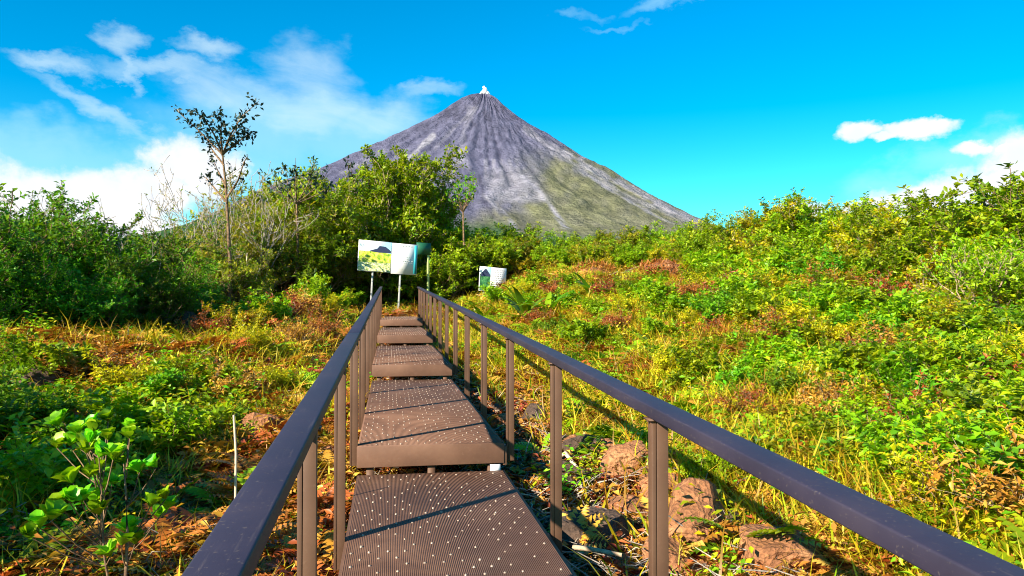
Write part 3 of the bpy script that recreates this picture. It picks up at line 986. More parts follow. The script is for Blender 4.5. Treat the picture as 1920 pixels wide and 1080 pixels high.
ORD = ('first', 'second', 'third', 'fourth', 'fifth', 'sixth', 'seventh', 'eighth', 'ninth', 'tenth', 'eleventh', 'twelfth', 'thirteenth', 'fourteenth', 'fifteenth', 'sixteenth')


def row(text, group, spec, cat=None, squash=1.0):
    """plants of one row, labelled by their place in it"""
    for i, (key, px, dist, top) in enumerate(sorted(spec, key=lambda q: q[1])):
        put(key, px, dist, top, text % ORD[i], cat, group, squash=squash)


# dark thicket on the left
GD = 'shrubs of the dark thicket on the left'
row('dark green shrub, %s from left in the back row of the left thicket', GD,
    [('dark', p, d, t) for p, d, t in ((-70, 17, 372), (25, 18, 368), (95, 18.5, 384), (160, 19, 398), (225, 20, 430), (275, 22, 468))], squash=1.15)
row('dark green shrub, %s from left in the middle row of the left thicket', GD,
    [('dark' if i != 2 else 'mid', p, d, t) for i, (p, d, t) in enumerate(((0, 16.6, 425), (100, 17, 440), (180, 17.6, 445), (245, 18, 475), (325, 20, 505), (375, 21.5, 525)))], squash=1.15)
row('dark green shrub, %s from left in the low front row of left thicket', GD,
    [('dark', p, d, t) for p, d, t in ((-90, 14.6, 480), (-20, 15.4, 475), (60, 15.6, 495), (130, 15.6, 505), (200, 16.2, 490), (262, 17, 505), (312, 18.2, 530))], squash=1.15)
put('bare', 205, 18, 402, 'thin leafless shrub poking above the dark thicket at its right end', 'shrub')
put('bare', 100, 18.2, 375, 'thin leafless shrub poking above the middle of the dark thicket', 'shrub')
# brownish scrub round the tall bare tree
GO = 'olive shrubs around the tall tree'
row('olive brown shrub, %s from left behind the tall bare stemmed tree', GO,
    [('olive', p, d, t) for p, d, t in ((325, 25, 450), (372, 26, 425), (470, 30, 392), (510, 33, 352), (555, 36.5, 345), (600, 36.5, 380))], squash=1.1)
row('olive brown shrub, %s from left at the foot of the tall bare stemmed tree', GO,
    [(k, p, d, t) for k, p, d, t in (('olive', 350, 23.5, 490), ('olive', 395, 25, 455), ('olive', 445, 25.5, 470))], squash=1.1)
put('bare', 350, 25.5, 315, 'leafless grey twiggy shrub left of the tall bare stemmed tree', 'shrub')
put('bare', 458, 29, 290, 'leafless grey twiggy shrub right of the tall bare stemmed tree', 'shrub')
# trees behind the board
row('leafy green tree, %s from left in the stand behind the large board', 'trees behind the information board',
    [('tree', 535, 34, 365), ('yellow_tree', 585, 35, 345), ('tree', 640, 35, 322), ('yellow_tree', 705, 34.5, 290), ('tree', 745, 36, 305), ('yellow_tree', 775, 36, 284), ('tree', 795, 37, 350)], 'tree', .95)
row('leafy green tree, %s from left in the second line behind the board', 'trees behind the information board',
    [('tree', 555, 37, 372), ('yellow_tree', 615, 38, 350), ('tree', 685, 38, 330), ('tree', 730, 39, 322), ('yellow_tree', 770, 38, 325), ('tree', 785, 39, 365)], 'tree', .95)
row('shaded shrub, %s from left in the undergrowth behind the large board', 'undergrowth behind the information board',
    [(('mid', 'olive', 'bright')[i % 3] if p < 800 else ('bright', 'mid')[i % 2], p, d, t) for i, (p, d, t) in enumerate(((530, 31, 400), (575, 33, 425), (620, 34, 425), (650, 34.6, 465), (685, 35, 440), (722, 34.5, 465), (745, 37, 430), (795, 36, 440), (828, 34.5, 475), (838, 38.5, 425), (868, 36.5, 425)))], squash=1.2)
BR = ('bright', 'bright', 'olive_bright')
row('yellow green shrub, %s from left in the far scrub under the volcano', 'scrub band under the volcano',
    [(BR[i % 3], p, d, t) for i, (p, d, t) in enumerate(((915, 39, 425), (960, 41, 430), (1010, 40, 433), (1060, 42, 436), (1110, 40, 437), (1160, 41, 434), (1210, 40, 428), (1262, 40, 420), (1312, 38, 422), (1358, 37, 416)))], squash=1.35)
row('yellow green shrub, %s from left in the nearer scrub under the volcano', 'scrub band under the volcano',
    [(BR[i % 3], p, d, t) for i, (p, d, t) in enumerate(((905, 36.5, 452), (940, 36, 450), (985, 35.5, 452), (1030, 36, 454), (1075, 35.5, 456), (1120, 35.5, 455), (1170, 35, 450), (1215, 35, 452), (1260, 34.5, 448), (1300, 34, 446), (1345, 33, 442)))], squash=1.35)
GR = 'shrubs of the thicket on the right'
row('green shrub, %s from left along the skyline of the right thicket', GR,
    [(BR[i % 3], p, d, t + (10 if p > 1690 else -12)) for i, (p, d, t) in enumerate(((1395, 34, 412), (1440, 32, 402), (1490, 31, 395), (1530, 30, 385), (1575, 29, 396), (1625, 28, 404), (1670, 27, 402), (1715, 26, 395), (1755, 25, 382), (1800, 24, 370), (1850, 22.5, 357), (1910, 21, 343), (1975, 20, 336), (2040, 19, 330)))], squash=1.3)
row('green shrub, %s from left in the middle line of the right thicket', GR,
    [(BR[(i + 1) % 3], p, d, t) for i, (p, d, t) in enumerate(((1390, 29, 462), (1445, 27.5, 452), (1500, 26, 447), (1560, 25, 447), (1620, 24, 450), (1690, 22.5, 445), (1750, 21, 440), (1820, 20, 425), (1960, 17.5, 420), (2040, 17, 410)))], squash=1.3)
row('green shrub, %s from left in the front line of the right thicket', GR,
    [(BR[i % 3], p, d, t) for i, (p, d, t) in enumerate(((1400, 25, 505), (1455, 24, 488), (1510, 22.5, 485), (1570, 21.5, 482), (1640, 20.5, 490), (1880, 17.5, 480), (1985, 15, 480)))], squash=1.3)
put('gnarled', 1885, 15.5, 400, 'gnarled tree with pale twisted trunk at the right edge', 'tree')
put('sprawl', 1700, 17.0, 520, 'tangle of pale dry branches spreading low before the right thicket', 'branches', squash=1.3)
put('sprawl', 1800, 15.5, 520, 'tangle of pale dry branches leaning beside the gnarled tree', 'branches', squash=1.2)
put('bare', 1655, 27, 385, 'leafless twiggy shrub showing against the white cloud on the right', 'shrub')
put('bare', 1385, 35, 405, 'leafless twiggy shrub at the left end of the right thicket', 'shrub')
def slope(text, group, spec, squash=1.2):
    for i, (key, px, base, h) in enumerate(sorted(spec, key=lambda q: q[1])):
        dist = hit(px, base)
        x, y = spot(px, dist); g = float(terr(x, y)); d = ray(px, 567)
        top = 567 - F * (g + h - EYE) / dist / math.hypot(d[0], d[1]) * 1.0
        put(key, px, dist, top, text % ORD[i], 'bush', group, squash=squash, sink=.03)


GB = 'bushes scattered over the right slope'
K2 = ('small_bright', 'small_bright', 'small')
slope('leafy bush, %s from left in the upper line across the right slope', GB,
      [(K2[i % 3], p, b_, h) for i, (p, b_, h) in enumerate(((1000, 548, .7), (1060, 545, .6), (1170, 550, .5), (1310, 545, .9), (1345, 535, 1.5), (1390, 545, 1.3), (1440, 550, 1.5), (1500, 555, 1.4), (1560, 560, 1.4), (1620, 570, 1.5)))])
slope('leafy bush, %s from left in the middle line across the right slope', GB,
      [(K2[(i + 1) % 3], p, b_, h) for i, (p, b_, h) in enumerate(((935, 575, .8), (1060, 585, .7), (1125, 600, .6), (1215, 580, .8), (1340, 600, .7), (1400, 590, .9), (1480, 610, .9), (1540, 595, 1.0), (1610, 630, .9), (1680, 640, .8), (1870, 660, .9)))])
slope('leafy bush, %s from left in the lower line across the right slope', GB,
      [(K2[i % 3], p, b_, h) for i, (p, b_, h) in enumerate(((1060, 650, .45), (1150, 665, .4), (1245, 690, .4), (1370, 680, .5), (1430, 740, .4), (1500, 770, .4), (1660, 740, .55), (1620, 850, .35), (1780, 790, .5), (1850, 850, .45), (1700, 905, .35), (1900, 960, .35)))])

KY = ('small_yellow', 'small_dry', 'small_yellow', 'small_dry', 'small_bright')
slope('golden or dry bush, %s from left in the far line on the right slope', GB,
      [(KY[i % 5], p, b_, h) for i, (p, b_, h) in enumerate(((985, 565, .7), (1040, 562, .7), (1090, 568, .6), (1135, 560, .6), (1185, 566, .6), (1240, 560, .6), (1285, 568, .7), (1325, 562, .9), (1375, 570, .9), (1425, 575, 1.0), (1470, 580, 1.0), (1530, 575, 1.1), (1585, 585, 1.1), (1650, 600, 1.0), (1720, 640, .8), (1780, 650, .8)))])
slope('golden or dry bush, %s from left in the middle line on right slope', GB,
      [(KY[(i + 1) % 5], p, b_, h) for i, (p, b_, h) in enumerate(((1010, 610, .5), (1080, 620, .5), (1160, 625, .5), (1230, 640, .5), (1300, 630, .55), (1345, 645, .5), (1400, 640, .6), (1455, 655, .6), (1500, 670, .55), (1570, 665, .6), (1640, 690, .55), (1700, 700, .5), (1790, 700, .6), (1860, 720, .6), (1910, 740, .6)))])
slope('golden or dry bush, %s from left in the near line on right slope', GB,
      [(KY[(i + 2) % 5], p, b_, h) for i, (p, b_, h) in enumerate(((1110, 690, .35), (1200, 715, .35), (1290, 740, .4), (1340, 790, .35), (1400, 800, .35), (1450, 830, .35), (1560, 800, .4), (1590, 880, .35), (1660, 830, .4), (1740, 870, .4), (1800, 930, .35), (1830, 800, .45), (1890, 880, .45), (1780, 1000, .3), (1880, 1010, .3)))])
KG = ('small_bright', 'small', 'small_bright', 'small_yellow')
slope('leafy green bush, %s from left in the third line on right slope', GB,
      [(KG[i % 4], p, b_, h) for i, (p, b_, h) in enumerate(((975, 590, .7), (1035, 640, .6), (1100, 655, .6), (1175, 600, .7), (1265, 612, .8), (1365, 620, .8), (1420, 625, .8), (1490, 640, .8), (1555, 625, .9), (1610, 660, .8), (1655, 655, .9), (1750, 670, .9), (1820, 690, .8), (1900, 690, .9)))])
slope('leafy green bush, %s from left in the fourth line on right slope', GB,
      [(KG[(i + 1) % 4], p, b_, h) for i, (p, b_, h) in enumerate(((1070, 700, .4), (1140, 740, .4), (1260, 720, .5), (1330, 720, .5), (1390, 760, .5), (1470, 720, .6), (1530, 760, .5), (1600, 740, .6), (1680, 780, .6), (1740, 760, .65), (1820, 760, .65), (1880, 800, .6), (1760, 930, .4), (1850, 970, .4)))])
GL = 'bushes on the left bank'
slope('tangled bush, %s from left in the far line on the left bank', GL,
      [(('small_dry', 'small_yellow', 'small_bright', 'small_dry')[i % 4], p, b_, h) for i, (p, b_, h) in enumerate(((400, 650, .7), (450, 640, .8), (490, 620, .9), (530, 610, .9), (565, 600, .9), (610, 595, .8), (640, 585, .8), (600, 640, .6), (545, 660, .6), (480, 680, .6)))])
slope('tangled bush, %s from left in the near line on the left bank', GL,
      [(('small', 'small_bright', 'small_dry', 'small_yellow')[i % 4], p, b_, h) for i, (p, b_, h) in enumerate(((20, 740, .6), (90, 730, .5), (170, 735, .5), (250, 760, .5), (310, 770, .45), (370, 750, .5), (430, 760, .45), (520, 740, .4)                                                                                                       ))])
slope('leafy low bush, %s from left around the legs of the large board', 'bushes at the foot of the board',
      [(('small_bright', 'small')[i % 2], p, b_, h) for i, (p, b_, h) in enumerate(((655, 562, .75), (700, 556, .7), (760, 556, .7), (830, 560, .9)))])

for i, (x, y, h) in enumerate(((-4.3, 5.1, 2.1), (-5.2, 6.2, 2.0), (-3.7, 4.1, 1.9))):  # unseen shrubs added outside the view to cast shade on the near left
    a, f = KINDS['dark'][3][i]
    root = link('shrub', None, loc=(x, y, float(terr(x, y)) - .08), rot=(0, 0, i * 2.0), scale=h / 4.2)
    tag(root, 'dark green shrub, %s of those added out of view to shade the near left ground' % ORD[i], 'shrub', 'unseen shade shrubs added left of the walkway start')
    link('stems', a, None, root); link('foliage', f, None, root)

# single bushes on the grassy slope
for (key, px, dist, top, sq, lab) in (
        ('small', 1562, 11.5, 632, 1.0, 'round dark green bush alone on the right grassy slope'),
        ('small', 1270, 16.5, 575, 1.3, 'dark green bush below the dry mounds on the right slope'),
        ('small_bright', 1735, 11, 640, 1.1, 'bright leafy bush left one of the pair below the dry branches'),
        ('small_bright', 1835, 10.5, 630, 1.1, 'bright leafy bush right one of the pair below the dry branches'),
        ('small', 1740, 8.4, 720, 1.1, 'low dark bush on the slope midway above the right handrail'),
        ('small', 1880, 6.8, 800, 1.0, 'low dark leafy bush by the right edge above the handrail'),
        ('small', 1090, 21, 560, 1.2, 'mid green bush right of the strap leaved plants beyond the rail'),
        ('small_bright', 1190, 19, 568, 1.3, 'small bright bush left of the dark bush on right slope'),
        ('small_bright', 1440, 14, 600, 1.2, 'bright green bush on the slope left of the round dark bush'),
        ('small_bright', 1700, 13.5, 610, 1.2, 'bright green bush at the foot of the dry branch tangle'),
        ('small_bright', 580, 23.5, 522, 0.8, 'bright fresh green bush left of the walkway end'),
        ('small_bright', 450, 17, 600, 1.1, 'low bright bush on the ochre bank left of the handrail'),
        ('small', 410, 14.5, 640, 0.9, 'small dark plant on the bank left of the handrail'),
        ('small', 30, 9, 700, 1.2, 'low green bush at the left edge in front of thicket'),
        ('small_bright', 270, 8, 740, 1.3, 'low bright bush among ground plants on the left'),
        ('small_bright', 100, 6.6, 800, 1.2, 'low bright bush at the left edge above the sapling'),
        ('small', 150, 8.5, 745, 1.2, 'low green bush in the middle of the left ground'),
        ('small_bright', 400, 8.6, 740, 1.2, 'low bright bush close to the left handrail'),
        ('small_bright', 1320, 6.2, 835, 0.8, 'small leafy plant in the grass just beyond the near right post'),
        ('small_bright', 1020, 14, 660, 0.9, 'bright low bush beside the right handrail middle')):
    put(key, px, dist, top, lab, 'bush', squash=sq, sink=.03)


# tall bare-stemmed tree with an open cup of dark leaves
def build_tall_tree():
    dist = 24.5
    x, y = spot(428, dist); g = float(terr(x, y))
    d = ray(428, 567); d = d / math.hypot(d[0], d[1]); rt = np.array([d[1], -d[0], 0]); fw = np.array([d[0], d[1], 0])

    def P(px, py, dep=0.0):
        q = spot(px, dist)
        base = np.array([q[0], q[1], zat(px, py, dist)]) - np.array([x, y, g])
        return base + fw * dep
    root = link('tall_tree', None, loc=(x, y, g))
    tag(root, 'tall slender bare stemmed tree with dark leaves spreading against the sky', 'tree')
    b = MB()
    trunk = [np.array([0, 0, -.2]), P(431, 500), P(427, 430, .1), P(422, 350, .05), P(415, 290)]
    b.tube(trunk, [.075, .062, .05, .038, .028], 7)
    rg = np.random.default_rng(77)
    tips = []
    arms = [[(415, 290), (390, 262), (362, 232), (320, 192)], [(415, 290), (400, 258), (384, 236), (362, 222)], [(415, 290), (412, 262), (413, 240), (406, 226)],
            [(415, 290), (430, 255), (450, 225), (482, 198)], [(415, 290), (426, 266), (440, 246), (456, 228)], [(415, 290), (436, 272), (455, 258), (468, 246)],
            [(422, 350), (408, 322), (402, 306), (398, 298)], [(418, 310), (400, 285), (392, 272), (388, 262)], [(424, 380), (400, 350), (385, 330), (378, 322)], [(424, 370), (445, 340), (455, 310), (462, 300)]]
    for ai, arm in enumerate(arms):
        dp = rg.uniform(-1.2, 1.2)
        pts = [P(px, py, dp * i / 3) for i, (px, py) in enumerate(arm)]
        b.tube(pts, [.035, .026, .018, .008], 5)
        n = (30 if ai < 6 else 9)
        for k in range(n):
            t = (0.25 + .75 * (k + rg.random()) / n) * 3
            i = min(int(t), 2); q = pts[i] + (pts[i + 1] - pts[i]) * (t - i)
            tips.append(q + rg.normal(0, .13, 3) * (1.25 - t / 4))
    for s in ((640, 0),):
        pass
    link('trunk', b.mesh('trunk', True), BARK_BROWN, root)
    T = np.array(tips); m = len(T); w = 3
    c = np.repeat(T, w, 0) + rg.normal(0, .05, (m * w, 3))
    dl = rg.normal(0, 1, (m * w, 3)) + np.array([0, 0, .3]); nr = rg.normal(0, .6, (m * w, 3)) + np.array([0, 0, .5]) - fw * .6
    l = rg.uniform(.10, .18, m * w)
    v, t = leaf_arrays(c, dl, nr, l, l * .55)
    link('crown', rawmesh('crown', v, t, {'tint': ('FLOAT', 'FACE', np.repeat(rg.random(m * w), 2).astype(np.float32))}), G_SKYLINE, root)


build_tall_tree()


def airy(px, dist, top, spread, label, seed, mat_=None):
    """thin leafy top poking above the trees: a few upright sprays of spaced leaves on a stem"""
    x, y = spot(px, dist); g = float(terr(x, y)); h = zat(px, top, dist) - g
    root = link('slender_tree', None, loc=(x, y, g)); tag(root, label, 'tree')
    rg = np.random.default_rng(seed); b = MB(); b.tube([(0, 0, -.2), (.05, .02, h * .4), (0, 0, h * .72)], [.07, .05, .035], 6)
    c = []
    for k in range(9):
        a = k * 2.4; r = spread * rg.uniform(.4, 1)
        e = np.array([math.cos(a) * r, math.sin(a) * r, h * rg.uniform(.86, 1.0)])
        s_ = np.array([0, 0, h * .70]); mid = (s_ + e) / 2 + np.array([math.cos(a), math.sin(a), -.2]) * .15
        b.tube([s_, mid, e], [.025, .016, .006], 4)
        for q in range(12):
            t = rg.uniform(.35, 1.02)
            c.append((1 - t) ** 2 * s_ + 2 * t * (1 - t) * mid + t * t * e + rg.normal(0, .07, 3))
    link('trunk', b.mesh('trunk', True), BARK_BROWN, root)
    c = np.repeat(np.array(c), 2, 0); m = len(c)
    l = rg.uniform(.14, .26, m)
    v, t = leaf_arrays(c + rg.normal(0, .03, (m, 3)), rg.normal(0, .8, (m, 3)) + np.array([0, 0, .5]), rg.normal(0, 1, (m, 3)) + np.array([0, 0, .2]), l, l * .5)
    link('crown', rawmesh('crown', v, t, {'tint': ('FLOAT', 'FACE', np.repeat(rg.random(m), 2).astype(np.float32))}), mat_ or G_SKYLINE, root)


airy(555, 30, 302, 1.5, 'slender dark leaved treetop standing left of the volcano flank', 5)
airy(672, 36, 295, .9, 'tiny dark treetop silhouetted on the left volcano flank', 6)
airy(868, 35, 325, .9, 'dark leaved slender tree at the right end of the tree stand', 8, G_DARK)
airy(1885, 20.5, 325, .8, 'slender treetop against the white cloud at right edge', 9, G_MID)
airy(1490, 29.5, 386, .7, 'slender treetop above the middle of the right thicket', 12, G_MID)


# strap-leaved plants and other low leafy plants
def strap_plant(seed, n, l0, w0, m, name):
    rg = np.random.default_rng(seed)
    v = []; q = []; tint = []
    for i in range(n):
        a = i * 2.4 + rg.random() * .6; el = rg.uniform(.5, 1.35); L = l0 * rg.uniform(.7, 1.15); w = w0 * rg.uniform(.7, 1.2)
        p = np.array([0, 0, 0.0]); o = len(v); seg = 5
        dr = np.array([math.cos(a), math.sin(a), 0]); sd_ = np.array([-math.sin(a), math.cos(a), 0]); e = el
        for k in range(seg + 1):
            ww = w * (1 - (k / seg) ** 2.2) * (0.6 + .8 * min(k, 2) / 2) * .5 + .001
            lift = np.array([0, 0, ww * .35])
            v += [p - sd_ * ww + lift, p, p + sd_ * ww + lift]
            p = p + (dr * math.cos(e) + np.array([0, 0, math.sin(e)])) * L / seg
            e -= rg.uniform(.12, .35)
        for k in range(seg):
            for c in range(2):
                q.append((o + k * 3 + c, o + k * 3 + c + 1, o + k * 3 + c + 4, o + k * 3 + c + 3))
                tint.append(0)
        tv = rg.random()
        for k in range(len(tint) - seg * 2, len(tint)): tint[k] = tv
    return cut(rawmesh(name, np.array(v), np.array(q, np.int32), {'tint': ('FLOAT', 'FACE', np.array(tint, np.float32))}, True), m)


STRAPS = [strap_plant(1, 14, 1.0, .13, G_DARK, 'leaves'), strap_plant(2, 16, .9, .12, G_MID, 'leaves'), strap_plant(3, 12, .9, .10, G_OLIVE, 'leaves')]
for (px, dist, sc, vi, lab) in ((985, 21, 1.3, 0, 'dark strap leaved plant left one of the pair beyond the right handrail'), (1025, 20.5, 1.35, 1, 'dark strap leaved plant right one of the pair beyond the right handrail'),
                                (905, 24, 1.0, 1, 'strap leaved plant below the smaller information board'), (1110, 22, 1.1, 0, 'strap leaved plant under the left dry mound'),
                                (345, 12.8, .7, 2, 'brownish strap leaved plant beside the dark rock on left bank'), (410, 13.4, .6, 1, 'green strap leaved plant on the bank left of the handrail'),
                                (665, 25.5, .8, 1, 'upright strap leaved plant beside the left rail end'), (840, 27.5, .9, 0, 'strap leaved plant right of the pale green post')):
    x, y = spot(px, dist)
    r = link('strap_leaf_plant', None, loc=(x, y, float(terr(x, y)) - .02), rot=(0, 0, px * .7), scale=sc)
    tag(r, lab, 'plant')
    link('leaves', STRAPS[vi], None, r)


# broad-leaved sapling in the left foreground: whorls of spoon-shaped leaves on thin stems
def spoon_whorl(rg, n, l0):
    """whorl of fleshy spoon-shaped leaves, 4 quads each"""
    v = []; q = []; tint = []
    for i in range(n):
        a = i * 2.4 + rg.random() * .5; e = rg.uniform(.75, 1.4); L = l0 * rg.uniform(.7, 1.15)
        dr = np.array([math.cos(a), math.sin(a), 0]); sd_ = np.array([-math.sin(a), math.cos(a), 0])
        o = len(v); p = np.zeros(3)
        ws = (.05, .20, .34, .30, .03); ss = (.18, .27, .27, .23)
        for k in range(5):
            w = ws[k] * L
            lift = np.array([0, 0, 1]) * w * .30
            v += [p - sd_ * w + lift, p, p + sd_ * w + lift]
            if k < 4:
                p = p + (dr * math.cos(e) + np.array([0, 0, math.sin(e)])) * L * ss[k]; e -= .13
        tv = rg.random()
        for k in range(4):
            for c in range(2):
                q.append((o + k * 3 + c, o + k * 3 + c + 1, o + k * 3 + c + 4, o + k * 3 + c + 3)); tint.append(tv)
    return rawmesh('leaf_whorl', np.array(v), np.array(q, np.int32), {'tint': ('FLOAT', 'FACE', np.array(tint, np.float32))}, True)


G_SPOON = leaf_mat('leaf_spoon', [(0, (0.09, 0.30, 0.006)), (0.5, (0.22, 0.52, 0.008)), (1, (0.42, 0.62, 0.02))], 0.40, 0.4)


def build_sapling():
    dist = 4.2
    x, y = spot(235, dist); g = float(terr(x, y))
    d = ray(235, 567); d = d / math.hypot(d[0], d[1]); fw = np.array([d[0], d[1], 0])

    def P(px, py, dep=0.0):
        k = (dist + dep) ; q = spot(px, k)
        return np.array([q[0], q[1], zat(px, py, k)]) - np.array([x, y, g])
    root = link('broadleaf_sapling', None, loc=(x, y, g))
    tag(root, 'young sapling with whorls of glossy spoon shaped leaves in left foreground', 'sapling')
    rg = np.random.default_rng(3)
    hubs = [(205, 825, .3), (165, 850, .2), (245, 822, .45), (215, 862, .05), (185, 890, .25), (140, 905, .1), (200, 918, .4), (265, 885, .3), (130, 935, 0), (100, 975, -.1),
            (192, 965, .1), (285, 950, .15), (315, 955, .3), (232, 1022, -.1), (245, 1000, .15), (150, 815, .5), (110, 840, .6), (80, 990, .1), (180, 800, .7), (120, 790, .8)]
    hubs += [(px + rg.uniform(-34, 34), py + rg.uniform(-26, 30), dp + rg.uniform(-.15, .2)) for (px, py, dp) in hubs]
    b = MB()
    base = np.array([0, 0, -.05]); knots = [P(240, 1060), P(240, 950), P(205, 960, .1), P(195, 1040)]
    b.tube([base, P(243, 1000, .05), P(240, 930, .15), P(235, 870, .3)], [.010, .008, .006, .004], 5)
    b.tube([base, P(200, 1040, .05), P(195, 960, .1), P(190, 880, .2)], [.008, .006, .005, .003], 5)
    for i, (px, py, dp) in enumerate(hubs):
        s_ = P(240 if px > 215 else 196, min(py + 75, 1060), dp * .5 + .08)
        e = P(px, py, dp)
        mid = (s_ + e) / 2 + np.array([0, 0, -.02])
        b.tube([s_, mid, e], [.004, .0035, .003], 4)
    link('stems', b.mesh('stems', True), BARK_BROWN, root)
    for i, (px, py, dp) in enumerate(hubs):
        me = cut(spoon_whorl(rg, 15 if i % 3 else 12, .086), G_SPOON)
        e = P(px, py, dp)
        link('leaf_whorl', me, None, root, loc=e, rot=(rg.normal(0, .3), rg.normal(0, .3), rg.random() * 6), scale=rg.uniform(.8, 1.2))


build_sapling()
rg0 = np.random.default_rng(8)
for (px, dist, sc, lab) in ((150, 2.75, 2.1, 'broad leaved rosette cut by the bottom edge at the left'), (1130, 5.2, 1.5, 'small rosette in the shade beside the dark flat boulder'),
                            (1345, 4.2, 1.3, 'small green rosette among the brown boulders'), (60, 4.6, 1.8, 'leafy rosette at the left edge behind the sapling'),
                            (330, 5.2, 1.8, 'leafy rosette on brown litter between sapling and handrail')):
    x, y = spot(px, dist)
    r = link('rosette_plant', None, loc=(x, y, float(terr(x, y)) + .01), scale=sc); tag(r, lab, 'plant')
    link('leaves', cut(spoon_whorl(rg0, 11, .12), G_MID if px > 1000 else G_SPOON), None, r)


# ------------------------------------------------------------------ rocks
import bmesh


def rock_mesh(seed, sx, sy, sz, rough=.75, sub=4):
    bm = bmesh.new()
    bmesh.ops.create_icosphere(bm, subdivisions=sub, radius=1)
    rg = random.Random(seed); o = rg.uniform(0, 50)
    planes = []
    for k in range(13):
        n = Vector((rg.gauss(0, 1), rg.gauss(0, 1), rg.gauss(0, .8))).normalized(); planes.append((n, rg.uniform(.55, .85)))
    P = np.array([v.co[:] for v in bm.verts])
    for n, dd in planes:
        nv = np.array(n); k = P @ nv - dd
        P = P - np.outer(np.clip(k, 0, None), nv) * .97
    tri = lambda f, q, oc: (fbm(P[:, 0] * f + o, P[:, 1] * f, oc, q) + fbm(P[:, 1] * f, P[:, 2] * f + o, oc, q + 3) + fbm(P[:, 2] * f + o, P[:, 0] * f, oc, q + 7)) / 3 - .5
    n1_ = tri(2.2, seed, 4) * 1.5
    n2_ = tri(8.5, seed + 5, 3) * 1.7
    P = P * (1 + rough * .55 * n1_ + rough * .22 * n2_)[:, None] * np.array([sx, sy, sz])
    for v, p in zip(bm.verts, P): v.co = p
    me = bpy.data.meshes.new('boulder'); bm.to_mesh(me); bm.free()
    return me


ROCKS = [  # px, py of centre, distance, half sizes, material, label
    (1120, 1015, 4.35, (.33, .30, .18), ROCK_DARK, 'large flat dark boulder beside the deck between two right posts'),
    (1300, 1000, 4.5, (.30, .24, .24), ROCK_BROWN, 'angular rusty brown boulder right of the nearest right post'),
    (1385, 1010, 4.50, (.12, .14, .12), ROCK_DARK, 'small dark boulder against the angular rusty brown one'),
    (1440, 1055, 4.25, (.28, .24, .14), ROCK_BROWN, 'low pitted brown boulder at bottom edge right of the posts'),
    (1180, 880, 5.6, (.24, .30, .16), ROCK_BROWN, 'slanting brown slab boulder behind the nearest right post'),
    (1135, 860, 6.1, (.14, .16, .12), ROCK_BROWN, 'brown block boulder left of the slanting slab'),
    (1110, 775, 7.6, (.28, .26, .18), ROCK_BROWN, 'reddish boulder half covered in grass past the second post'),
    (1000, 790, 7.4, (.20, .30, .16), ROCK_DARK, 'shaded dark boulder close by the deck edge'),
    (1060, 900, 5.5, (.22, .26, .12), ROCK_DARK, 'low dark boulder in the shade of the walkway'),
    (1200, 800, 7.0, (.18, .16, .10), ROCK_BROWN, 'small pale brown boulder in the grass below the rail'),
    (1570, 1060, 4.3, (.22, .18, .12), ROCK_BROWN, 'flat brown boulder at the bottom under the right handrail'),
    (1690, 1055, 4.4, (.20, .17, .12), ROCK_BROWN, 'rounded brown boulder furthest right under the handrail'),
    (1645, 815, 6.8, (.14, .12, .10), ROCK_BROWN, 'brown boulder showing in the grass above the right handrail'),
    (1250, 930, 5.0, (.22, .20, .15), ROCK_BROWN, 'brown boulder directly behind the angular rusty one'),
    (1500, 1000, 4.7, (.16, .14, .10), ROCK_BROWN, 'brown boulder in the grass above the low pitted one'),
    (1075, 845, 6.2, (.18, .2, .12), ROCK_BROWN, 'brown boulder between the second and third right posts'),
    (1245, 1065, 4.1, (.18, .16, .12), ROCK_BROWN, 'brown boulder at the bottom edge right of the nearest post'),
    (1160, 720, 9.0, (.22, .2, .12), ROCK_BROWN, 'low brown boulder in the dry grass above the post shadows'),
    (300, 1010, 4.3, (.25, .2, .14), ROCK_DARK, 'dark boulder in the litter right of the sapling'),
    (60, 960, 4.6, (.3, .25, .16), ROCK_DARK, 'dark boulder at the left edge beside the sapling'),
    (345, 620, 15.5, (.30, .26, .30), ROCK_DARK, 'dark upright boulder at the right end of the left thicket'),
    (390, 690, 9.8, (.2, .18, .10), ROCK_BROWN, 'brown boulder on the left bank under dry litter'),
    (490, 815, 5.8, (.26, .24, .18), ROCK_BROWN, 'reddish brown boulder close outside the left handrail'),
    (550, 900, 4.4, (.16, .2, .10), ROCK_BROWN, 'brown boulder below the left handrail near a post'),
    (610, 870, 5.2, (.14, .18, .12), ROCK_BROWN, 'pale brown boulder between two left posts'),
    (100, 720, 9.0, (.4, .3, .2), ROCK_DARK, 'dark boulder in the left ground plants'),
]
for i, (px, py, dist, sz, m, lab) in enumerate(ROCKS):
    dist = hit(px, py + 0.35 * F * sz[2] / dist)
    x, y = spot(px, dist)
    o = link('boulder', rock_mesh(100 + i, *[1.3 * q for q in sz]), m, loc=(x, y, float(terr(x, y)) + sz[2] * .55), rot=(0, 0, i * 1.3))
    tag(o, lab, 'boulder')

rgb = random.Random(5)
strip_spots = sorted([(rgb.uniform(1.25, 1.5 + 1.2 * max(0, 1 - (yy - 3) / 9)), yy) for yy in [2.9, 3.2, 3.5, 3.8, 4.2, 4.6, 5.0, 5.6, 6.3, 7.0, 8.0, 9.2, 10.4]], key=lambda q: q[1])
for i, (x, y) in enumerate(strip_spots):
    q = rgb.uniform(.10, .21)
    q *= 1.25
    o = link('boulder', rock_mesh(200 + i, q * 1.2, q, q * .75), ROCK_BROWN if i % 3 else ROCK_DARK, loc=(x, y, float(terr(x, y)) + q * .38), rot=(0, 0, i * 2.1))
    tag(o, 'lava boulder, %s nearest in the stony strip along the right side of walkway' % ORD[i], 'boulder', 'boulders along the walkway')

